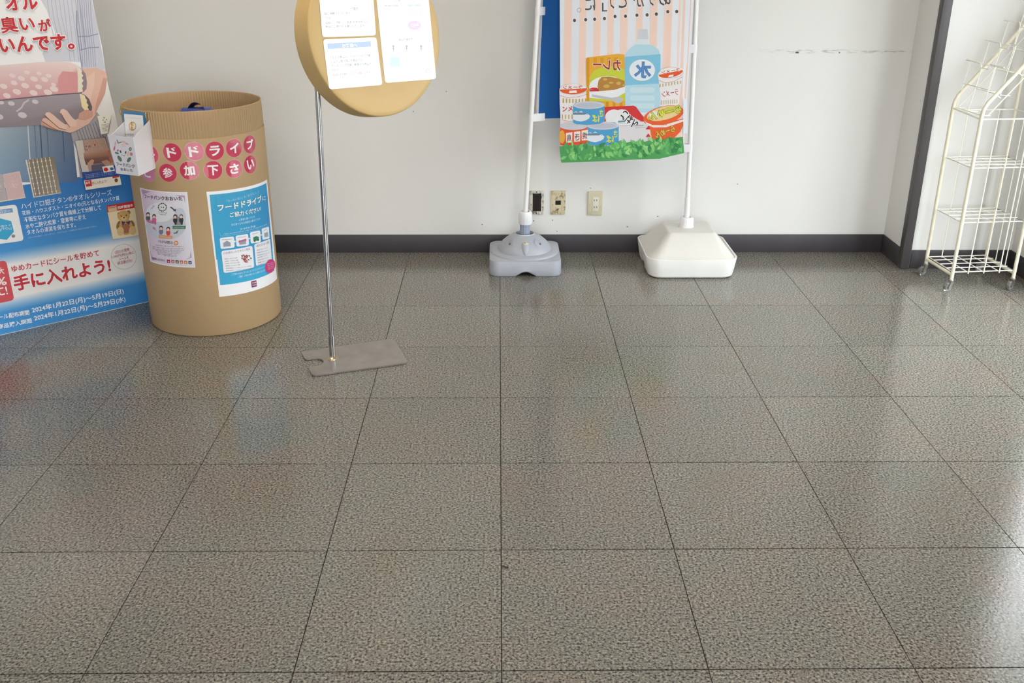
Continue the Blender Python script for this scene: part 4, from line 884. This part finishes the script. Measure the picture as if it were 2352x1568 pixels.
# ------------------------------------------------------------------ banners
M_TAB = mat('white_loop_fabric', (238, 238, 242), .7)
def tab(parent, p0, p1, pole, h, mt=M_TAB):
    """loop from the cloth round the pole; p0 = cloth side px, pole = function z -> centre"""
    c = pole(p1); e = (p0-c); e.z = 0; ln = e.length; e.normalize(); pr_ = Vector((-e.y, e.x, 0)); bm = bmesh.new(); R = .0125
    loop = [c+e*ln+pr_*.002]+[c+(e*math.cos(t)+pr_*math.sin(t))*R for t in [math.radians(60+240*k/16) for k in range(17)]]+[c+e*ln-pr_*.002]
    lo = [bm.verts.new(p-Vector((0, 0, h/2))) for p in loop]; hi = [bm.verts.new(p+Vector((0, 0, h/2))) for p in loop]
    for i in range(len(loop)-1): bm.faces.new((lo[i], lo[i+1], hi[i+1], hi[i]))
    return from_bm('loop_tab', bm, mt, parent, smooth=True)
# blue banner on the grey stand
BPl = Plane((0.1, 1.925, 0), (1, 0, 0), (0, 0, 1), wave=lambda u, v: .006*math.sin(u*14+v*2))
a = Art(BPl, 'P', 0)
tl, bl_, br_, tr_ = BPl.uv((1246, 0)), BPl.uv((1236.5, 272)), BPl.uv((1526, 270)), BPl.uv((1530, 0))
k = (1.75-bl_[1])/(tl[1]-bl_[1])
def ext(b, t): return (b[0]+(t[0]-b[0])*k, b[1]+(t[1]-b[1])*k)
bt = BPl.uv((1228, 271))
bb = thing('banner', BPl.at(bl_[0], bl_[1]), 'plain deep blue cloth banner hanging behind the food banner', 'banner')
def cloth(name, quad, col, surf, parent, n=24):
    a = Art(surf, 'P', 0); a.grid(quad, [col]*4, 0, n=n, uv=True); return a.build(name, parent, CLOTHP)
cloth('cloth', [ext(bl_, tl), ext(br_, tr_), br_, bl_], (20, 92, 168), BPl, bb)
h0, h1 = BPl.uv((1231, 271)), BPl.uv((1243, 0)); h0b = BPl.uv((1237, 272)); h1b = BPl.uv((1247, 0))
cloth('grey_strip', [ext(h0, BPl.uv((1241, 0))), ext(h0b, h1b), h0b, h0], (206, 206, 208), BPl, bb, 6)  # light grey strip between the pole and the blue cloth
for y in (25, 268):
    g = BPl.uv((1240, y)); z = BPl.at(*g).z; tab(bb, BPl.at(g[0]+.022, g[1]), z, gpole, .034)
# food banner on the white stand, seen from its back
NPl = Plane((.28, 1.885, .5), (1, 0, 0), (0, 0, 1), wave=lambda u, v: .005*math.sin(u*11+1.0)*(1-.3*v)+.012*max(0, u-.42)*math.sin(v*5))
nb = thing('banner', NPl.at(.3, .02), 'white and pink striped cloth banner with food packets and green leaves, lettering reversed', 'banner')
a = Art(NPl, 'G', 0)
Bt = [(392, 1497), (650, 1488), (900, 1480), (1180, 1468), (1320, 1440), (1440, 1412), (1528, 1398)]
TOPV = 1.25
bot = [a.q(p) for p in Bt]; tr2 = a.q((1592, 0)); tl2 = a.q((380, 0)); kk = (TOPV-bot[0][1])/(tl2[1]-bot[0][1])
top = [(tl2[0]+(tl2[0]-bot[0][0])*.6, TOPV)]; tR = (tr2[0]+.012, TOPV)
a.uvpoly([top[0]]+bot+[tR], (236, 240, 248), 0)
cl = a.build('cloth', nb, CLOTHP)
a = Art(NPl, 'G', .0003)
for l, r in ((415, 480), (550, 612), (680, 742), (805, 862), (922, 988), (1065, 1122), (1190, 1256), (1316, 1386), (1446, 1502), (1562, 1586)):
    b0, b1 = a.q((l, 1300)), a.q((min(r, 1545 if l > 1500 else r), 1300)); t0, t1_ = a.q((l, 0)), a.q((r, 0))
    if l > 1500: b0, b1 = a.q((1512, 1300)), a.q((1526, 1300))
    a.uvpoly([(t0[0], TOPV), b0, b1, (t1_[0], TOPV)], (250, 220, 206), 1)
a.build('stripe_print', cl, CLOTHP)
BRN = (92, 80, 76)
for x, y in ((520, 188), (623, 181), (706, 177), (797, 171), (895, 152), (992, 150), (1098, 141), (1192, 138), (1277, 130), (1382, 108), (1464, 106)): a = Art(NPl, 'G', .0008); a.ell((x, y), 20, 23, (244, 244, 246), 0, n=14); a.ell((x, y), 14, 16, BRN, 1, n=14); a.build('printed_dot', cl, CLOTHP)
a = Art(NPl, 'G', .0008)
for tx, p0, p1, h in [('あ', (1408, 50), (1300, 56), 165), ('り', (1262, 56), (1208, 58), 165), ('が', (1165, 62), (1062, 66), 160), ('と', (1005, 72), (930, 74), 150), ('う', (898, 80), (846, 82), 165), ('」', (822, 104), (775, 106), 80), ('に', (712, 96), (618, 100), 120)]:
    a = Art(NPl, 'G', .0008); a.text(tx, p0, p1, h, BRN, 3, off=.01, flip=True, halo=.03, hcol=(244, 244, 246)); a.build('banner_letter', cl, CLOTHP)
a = Art(NPl, 'G', .0008); a.ring((562, 92), 17, 19, .0012, BRN, 2); a.build('printed_full_stop', cl, CLOTHP)
# bottle
a = Art(NPl, 'G', .0008)
a.poly([(1110, 270), (1195, 270), (1203, 365), (1103, 365)], (214, 218, 226), 1)
a.poly([(985, 1040), (985, 530), (1000, 480), (1060, 428), (1108, 400), (1108, 362), (1196, 362), (1196, 400), (1245, 420), (1300, 460), (1316, 525), (1310, 1040)], (188, 224, 240), 1)
a.poly([(1108, 362), (1196, 362), (1196, 400), (1245, 415), (1108, 410), (1060, 420)], (226, 236, 242), 2)
a.poly([(985, 525), (1316, 500), (1313, 770), (985, 790)], (136, 202, 232), 2); a.ell((1146, 648), 119, 99, (238, 242, 248), 3, n=32)
a.text('水', (1225, 720), (1072, 720), 148, (92, 146, 206), 5, off=.025, flip=True, halo=.02, hcol=(60, 110, 176))
for y in (835, 908, 980): rquad(a, [(1035, y-26), (1260, y-26), (1260, y+20), (1035, y+22)], (206, 232, 242), 3, r=.45)
a.build('bottle_print', cl, CLOTHP)
# curry packet
a = Art(NPl, 'H', .0014)
a.poly([(460, 10), (900, -40), (1000, -30), (1012, 720), (700, 735), (450, 720)], (238, 178, 62), 1); a.poly([(445, 20), (492, 10), (492, 700), (450, 705)], (226, 158, 40), 2)
for x in (550, 650, 750, 850): a.poly([(x, 15), (x+48, 8), (x+52, 90), (x+2, 98)], (226, 160, 40), 2); a.poly([(x+80, 650), (x+120, 648), (x+122, 722), (x+82, 724)], (224, 150, 36), 2) if x < 900 else None
a.poly([(492, 300), (560, 200), (700, 140), (860, 140), (1002, 180), (1005, 640), (492, 640)], (206, 214, 70), 2); a.ell((750, 430), 262, 150, (240, 242, 246), 3); a.poly([(492, 480), (1008, 430), (1008, 520), (900, 580), (700, 610), (492, 590)], (240, 242, 246), 3.5)
a.poly([(610, 430), (625, 340), (670, 292), (780, 288), (900, 310), (1000, 350), (1006, 432), (850, 480), (630, 496)], (186, 136, 66), 4)
for x, y, rx, ry in ((718, 326, 32, 18), (808, 375, 34, 14), (740, 425, 46, 26), (915, 385, 34, 26), (985, 412, 14, 12)): a.ell((x, y), rx, ry, (214, 180, 92), 5, n=12)
a.ell((560, 475), 68, 32, (206, 50, 58), 4, a0=180, a1=360); a.poly([(495, 480), (628, 470), (630, 497), (495, 500)], (206, 50, 58), 4)
a.poly([(528, 540), (560, 545), (860, 600), (860, 640), (530, 575)], (196, 196, 204), 5); a.ell((905, 625), 68, 48, (196, 196, 204), 5)
a.text('カレー', (945, 200), (540, 185), 150, (166, 52, 40), 7, off=.03, flip=True, halo=.035)
a.build('curry_print', cl, CLOTHP)
# noodle cups
a = Art(NPl, 'H', .0014); CRD = (236, 96, 52); LN = (170, 130, 70)
a.poly([(62, 480), (468, 460), (458, 540), (400, 945), (80, 930), (66, 700)], (242, 240, 242), 1); a.ell((265, 465), 205, 78, (244, 242, 242), 2, rot=-3); a.ell((265, 468), 196, 70, CRD, 3, rot=-3, a0=-5, a1=185); a.ring((265, 465), 203, 76, .0008, LN, 4)
a.text('ラーメン', (395, 462), (108, 470), 56, (206, 70, 56), 6, off=.02, flip=True, halo=.05); a.poly([(205, 488), (305, 482), (315, 515), (198, 520)], (246, 244, 244), 5); a.line([(62, 555), (170, 588), (330, 575), (460, 540)], .0012, (200, 60, 66), 5)
for i in range(8): x = 118+i*46; a.poly([(x-10, 610-abs(4-i)*3), (x+8, 608-abs(4-i)*3), (x+8, 662), (x-10, 664)], (196, 168, 92), 5); a.poly([(x-20, 830), (x-6, 832), (x-6, 895), (x-20, 893)], (196, 168, 92), 5) if i < 4 else None
a.text('ンメ', (105, 790), (255, 780), 75, (196, 56, 66), 6, off=.02); a.line([(90, 905), (180, 925), (260, 925)], .0012, (200, 60, 66), 5)
a.build('noodle_cup_print', cl, CLOTHP)
a = Art(NPl, 'H', .0014)
a.poly([(1482, 260), (1838, 190), (1838, 260), (1775, 690), (1740, 715), (1530, 715), (1500, 400)], (242, 240, 242), 1); a.ell((1662, 228), 184, 74, (244, 242, 242), 2, rot=-12); a.ell((1664, 232), 175, 66, CRD, 3, rot=-12, a0=-5, a1=185); a.ring((1662, 228), 178, 78, .0008, LN, 4)
a.text('ラーメン', (1800, 205), (1535, 255), 50, (206, 70, 56), 6, off=.02, flip=True, halo=.05); a.poly([(1635, 268), (1705, 255), (1700, 285), (1628, 298)], (246, 244, 244), 5); a.line([(1495, 340), (1580, 375), (1700, 360), (1830, 290)], .0012, (200, 60, 66), 5)
for i in range(8): x = 1512+i*42; a.poly([(x-8, 395-i*7), (x+6, 393-i*7), (x+6, 440-i*8), (x-8, 442-i*8)], (196, 180, 130), 5); a.poly([(1530+i*31, 630-i*2), (1540+i*31, 628-i*2), (1540+i*31, 690-i*3), (1530+i*31, 692-i*3)], (196, 180, 130), 5)
a.text('ラーメン', (1775, 545), (1540, 585), 82, (200, 80, 92), 6, off=.01, flip=True)
a.build('noodle_cup_print', cl, CLOTHP)
# rice tray
a = Art(NPl, 'H', .0014)
a.poly([(712, 725), (1130, 706), (1170, 725), (1215, 790), (1330, 935), (1340, 1260), (930, 1290), (720, 960)], (226, 224, 228), 1)
a.poly([(712, 725), (1130, 706), (1170, 725), (1215, 790), (1330, 940), (1240, 935), (1000, 800), (820, 760), (715, 950)], (216, 58, 62), 2)
a.ell((850, 870), 130, 110, (236, 236, 240), 3); a.ell((960, 830), 110, 70, (236, 236, 240), 3.35); a.poly([(800, 960), (1010, 760), (1150, 930), (1300, 965), (930, 995)], (238, 238, 242), 3.7)
a.text('ごはん', (1010, 765), (1215, 960), 130, (60, 56, 62), 5, off=.03, flip=True, halo=.03); a.poly([(905, 925), (1005, 920), (1012, 945), (910, 950)], (110, 150, 166), 4)
for y0, x0_ in ((970, 905), (992, 925)): a.line([(x0_, y0), (1050+(y0-970)*10, y0-2)], .0008, (90, 90, 92), 5)
a.line([(1135, 1003), (1280, 995)], .0010, (90, 90, 92), 5); a.line([(1160, 1028), (1300, 1020)], .0008, (90, 90, 92), 5)
a.build('rice_tray_print', cl, CLOTHP)
# bowl noodles
a = Art(NPl, 'H', .0022)
a.poly([(1345, 990), (1842, 890), (1842, 990), (1800, 1080), (1700, 1180), (1500, 1205), (1395, 1180), (1375, 1060)], (238, 104, 50), 1); a.ell((1560, 845), 300, 130, (238, 104, 50), 2, rot=-15); a.ell((1570, 815), 255, 95, (240, 214, 160), 3, rot=-15); a.ell((1640, 770), 130, 50, (214, 206, 100), 4, rot=-15); a.ell((1425, 835), 70, 50, (238, 238, 236), 4)
a.poly([(1290, 905), (1300, 940), (1400, 985), (1560, 985), (1842, 900), (1842, 930), (1600, 1015), (1420, 1020), (1330, 985)], (244, 240, 238), 5); a.poly([(1580, 965), (1615, 960), (1598, 990)], (232, 120, 60), 6)
a.text('らーめん', (1820, 800), (1355, 925), 115, (226, 232, 84), 7, off=.02, flip=True, halo=.05, hcol=(140, 130, 40)); a.text('らーめん', (1730, 1075), (1455, 1175), 95, (226, 226, 100), 7, off=.015, flip=True, halo=.04, hcol=(150, 110, 50))
for y in (1030, 1140): a.poly([(1345, y-35), (1305, y+18), (1375, y+15)], (206, 50, 74), 6)
a.poly([(1842, 600), (1900, 600), (1900, 1100), (1842, 1100)], (236, 240, 248), 8)
a.build('noodle_bowl_print', cl, CLOTHP)
# fish cans
def fish_can(dx, dy, h):
    a = Art(NPl, 'H', h); m_ = lambda P: [(x+dx, y+dy) for x, y in P]
    a.poly(m_([(258, 690), (300, 655), (480, 636), (660, 648), (712, 690), (712, 930), (640, 965), (480, 978), (300, 968), (258, 945)]), (82, 164, 214), 1)
    a.ell((485+dx, 695+dy), 228, 57, (206, 210, 222), 2, n=30); a.ell((485+dx, 697+dy), 180, 36, (194, 198, 212), 3, n=30)
    a.poly(m_([(255, 830), (300, 815), (420, 815), (470, 822), (505, 850), (490, 885), (440, 915), (370, 930), (300, 918), (255, 900)]), (232, 236, 242), 3); a.poly(m_([(255, 815), (300, 790), (400, 800), (455, 820), (420, 832), (255, 832)]), (110, 136, 160), 4)
    a.poly(m_([(330, 800), (375, 775), (410, 805)]), (200, 220, 236), 4); a.poly(m_([(258, 805), (300, 778), (330, 805)]), (200, 220, 236), 4); a.ell((462+dx, 832+dy), 14, 14, (244, 246, 248), 5, n=12); a.ell((462+dx, 832+dy), 6, 6, (50, 50, 60), 6, n=8)
    a.text('さ', (695+dx, 862+dy), (640+dx, 866+dy), 105, (222, 230, 96), 5, off=.03, flip=True); a.text('ば', (632+dx, 942+dy), (525+dx, 936+dy), 105, (222, 230, 96), 5, off=.03, flip=True)
    a.build('fish_can_print', cl, CLOTHP)
fish_can(205, 300, .0022); fish_can(0, 0, .0034)
a = Art(NPl, 'H', .0022)
a.poly([(70, 1045), (90, 975), (250, 955), (460, 980), (462, 1250), (180, 1282), (72, 1270)], (232, 90, 48), 1); a.ell((265, 995), 200, 58, (208, 210, 220), 2); a.ell((100, 1150), 42, 95, (236, 176, 70), 2)
for ch, x, y in (('鳥', 200, 1165), ('き', 315, 1150), ('焼', 425, 1132)): a.poly([(x-46, y-70), (x+48, y-82), (x+44, y+66), (x-44, y+72)], (244, 238, 232), 3); a.text(ch, (x+34, y+50), (x-34, y+52), 100, (120, 44, 60), 5, off=.01, flip=True)
a.build('skewer_can_print', cl, CLOTHP)
# leaves along the lower edge
a = Art(NPl, 'H', .0046, .00015)
edge = [(60, 1290), (200, 1270), (500, 1270), (750, 1285), (900, 1270), (1090, 1225), (1300, 1225), (1400, 1195), (1550, 1195), (1700, 1165), (1835, 1150)]
lowe = [(1855, 1382), (1700, 1420), (1500, 1470), (1200, 1480), (800, 1500), (400, 1512), (85, 1520)]
a.poly(edge+lowe, (84, 164, 96), 0)
def yint(P, x):
    P = sorted(P)
    for (xa, ya), (xb, yb) in zip(P, P[1:]):
        if xa <= x <= xb: return ya+(yb-ya)*(x-xa)/(xb-xa)
    return P[-1][1]
for i in range(150):
    x = 110+random.random()*1690; y0, y1 = yint(edge, x), yint(lowe, x); y = y0-18+(y1-y0-22)*(i/150)**.9
    L_ = 44+random.random()*30; wv = L_*.5; r = math.radians(random.uniform(-65, 65)); g = random.choice([(88, 172, 98), (116, 196, 114), (140, 210, 126), (62, 142, 82), (102, 184, 106), (160, 220, 140)])
    if y+L_ > y1-4: y = y1-L_-4
    pts = [(0, -L_), (wv*.75, -L_*.25), (wv*.6, L_*.35), (0, L_*.8), (-wv*.6, L_*.35), (-wv*.75, -L_*.25)]
    a.poly([(x+p*math.cos(r)-q*math.sin(r), y+p*math.sin(r)+q*math.cos(r)) for p, q in pts], g, 1+i % 9)
    a.line([(x+L_*.8*math.sin(r), y-L_*.8*math.cos(r)), (x-L_*.6*math.sin(r), y+L_*.6*math.cos(r))], .0007, tuple(int(c*1.12) for c in g), 2+i % 9)
a.build('leaf_print', cl, CLOTHP)
for y in (112, 340):
    z = wy(1590, y, 1.885).z; c = wpole(z); tab(nb, Vector((c.x-.055 if y > 200 else c.x-.03, c.y-.006, z)), z, wpole, .036)

# ------------------------------------------------------------------ wire rack on castors
M_WIRE = mat('cream_enamel_wire', (246, 243, 230), .3); M_FRM = mat('aged_cream_enamel', (236, 230, 208), .36, var=.06, vscale=30)
RO = Vector((2.016, 1.527, 0)); RYAW = math.radians(5.0); RX, RY = .292, .232
ex, ey = Vector((math.cos(RYAW), math.sin(RYAW), 0)), Vector((-math.sin(RYAW), math.cos(RYAW), 0))
def RP(x, y, z): return RO+ex*x+ey*y+Vector((0, 0, z))
rack = thing('wire_rack', RO+ex*RX/2+ey*RY/2, 'cream wire rack on four clear castors with stepped upper pockets', 'rack')
ZBEND, ZTOP, SL = .80, 1.16, 1.2
for y in (0, RY):
    pts = [RP(0, y, .055), RP(0, y, ZBEND-.03), RP(.003, y, ZBEND), RP(.014, y, ZBEND+.026)]
    zt_ = ZBEND+.026+(RX-.014)*SL; pts += [RP(RX, y, zt_)]
    tube('front_post', pts, .0082, M_FRM, rack, 12); tube('back_post', [RP(RX, y, .055), RP(RX, y, zt_+.02)], .0078, M_FRM, rack, 12)
def caster(x, y, ang, zt_=.055):
    c = RP(x, y, 0); d = Vector((math.cos(ang), math.sin(ang), 0)); s = Vector((-d.y, d.x, 0)); wc = c+d*.017+Vector((0, 0, .0215))
    bm = bmesh.new(); bm_lathe(bm, [(.009, .056), (.012, .052), (.012, .047), (.007, .045)], c, n=14)
    for sg in (-1, 1):
        f = [c+s*sg*.0095+Vector((0, 0, .047)), c+d*.012+s*sg*.0095+Vector((0, 0, .046)), wc+s*sg*.0095+d*.004, wc+s*sg*.0095-d*.004-Vector((0, 0, .003)), c-d*.006+s*sg*.0095+Vector((0, 0, .04))]
        va = [bm.verts.new(p) for p in f]; vb = [bm.verts.new(p+s*sg*.0016) for p in f]; bm.faces.new(va); bm.faces.new(vb[::-1])
        for i in range(5): bm.faces.new((va[i], vb[i], vb[(i+1) % 5], va[(i+1) % 5]))
    bm_tube(bm, [wc-s*.012, wc+s*.012], .003, 8)
    o = from_bm('caster', bm, mat('caster_steel', (150, 146, 138), .35, metal=.8), rack)
    prof = [(.0085, -.007), (.019, -.008), (.0212, -.005), (.0212, .005), (.019, .008), (.0085, .007)]
    lathe('wheel', prof, wc, mat('clear_caster_plastic', (196, 196, 192), .12, trans=.75), o, axis=s, n=28)
    lathe('hub', [(.0085, -.0065), (.0075, -.0085), (0, -.0085)], wc, mat('caster_hub', (120, 116, 110), .3, metal=.7), o, axis=s, n=14); lathe('hub', [(.0085, .0065), (.0075, .0085), (0, .0085)], wc, mat('caster_hub', (120, 116, 110), .3, metal=.7), o, axis=s, n=14)
caster(0, 0, math.radians(205)); caster(0, RY, math.radians(200)); caster(RX, 0, math.radians(215)); caster(RX, RY, math.radians(150))
WR = .0022
def shelf(z, ny, nx, frame):
    o = tube('shelf', [RP(.004, .004, z), RP(RX-.004, .004, z), RP(RX-.004, RY-.004, z), RP(.004, RY-.004, z), RP(.004, .004, z)], WR*1.15, M_WIRE, rack, 8)
    for i in range(1, ny): tube('wire', [RP(.002, RY*i/ny, z+.002), RP(RX-.002, RY*i/ny, z+.002)], WR, M_WIRE, o, 6)
    for i in range(1, nx): tube('wire', [RP(RX*i/nx, .002, z-.002), RP(RX*i/nx, RY-.002, z-.002)], WR, M_WIRE, o, 6)
    if frame:
        for x in (.0, RX): tube('side_bar', [RP(x, .004, z-.012), RP(x, RY-.004, z-.012)], .0072, M_FRM, o, 10)
shelf(.088, 4, 4, True); shelf(.315, 4, 4, False); shelf(.555, 4, 4, False)
ZP = .762
for y in (-.001, RY+.001):
    o = tube('side_panel', [RP(.0, y, ZP), RP(RX, y, ZP)], .0032, M_WIRE, rack, 8)
    for i in (1, 2, 3): tube('wire', [RP(RX*i/4, y, .08), RP(RX*i/4, y, ZP)], WR*1.15, M_WIRE, o, 6)
    tube('wire', [RP(.028, y, ZBEND-.02), RP(RX, y, ZBEND-.02+(RX-.028)*SL)], WR, M_WIRE, o, 6)
    for i in range(4):
        x = .045+i*.075; z = ZBEND+.026+(x-.014)*SL; tube('wire', [RP(x, y, z), RP(x+.022, y, z-.014)], WR, M_WIRE, o, 6)
o = tube('back_panel', [RP(RX, 0, ZP), RP(RX, RY, ZP)], .003, M_WIRE, rack, 8)
for i in (1, 2): tube('wire', [RP(RX, RY*i/3, .08), RP(RX, RY*i/3, 1.12)], WR, M_WIRE, o, 6)
tube('front_bar', [RP(0, 0, .762), RP(0, RY, .772)], .0038, M_WIRE, rack, 8)
for k in range(4):
    X0, Z0 = .012+.070*k, .775+.082*k; XT, ZT = X0+.028, Z0+.198; yn, yf = -.028, RY+.03; W_ = yf-yn
    Y = lambda t: yf-W_*t
    pts = [RP(XT, Y(0), ZT), RP(XT, Y(.40), ZT), RP(XT, Y(.43), ZT-.018), RP(XT, Y(.62), ZT-.018), RP(XT, Y(.65), ZT+.003), RP(XT, Y(1), ZT+.003)]
    o = tube('pocket', pts, WR*1.15, M_WIRE, rack, 6)
    for t in (.12, .45, .80): tube('wire', [RP(XT, Y(t), ZT if t != .45 else ZT-.018), RP(X0, Y(t), Z0)], WR*.9, M_WIRE, o, 6)
    tube('wire', [RP(XT-.014, Y(.12), ZT-.095), RP(XT-.014, Y(.80), ZT-.095)], WR*.9, M_WIRE, o, 6)
    tube('wire', [RP(X0, Y(.12), Z0), RP(X0, Y(.80), Z0)], WR, M_WIRE, o, 6)
    for t in (.12, .45, .80): tube('wire', [RP(X0, Y(t), Z0), RP(X0+.045, Y(t), Z0-.004)], WR*.9, M_WIRE, o, 6)

# ------------------------------------------------------------------ a bit of litter on the floor
p = fl(1160, 1303); bm = bmesh.new(); bm_tube(bm, [p+Vector((-.007, .004, .0015)), p+Vector((-.002, .001, .003)), p+Vector((.003, -.001, .002)), p+Vector((.008, -.004, .0015))], [.0008, .0018, .0014, .0022], 6)
o = from_bm('dry_twig', bm, mat('dry_leaf', (58, 44, 38), .9)); o.data.transform(Matrix.Translation(-p)); o.location = p
tag(o, 'tiny dark scrap of dry leaf lying on the middle of the tiled floor', 'debris')
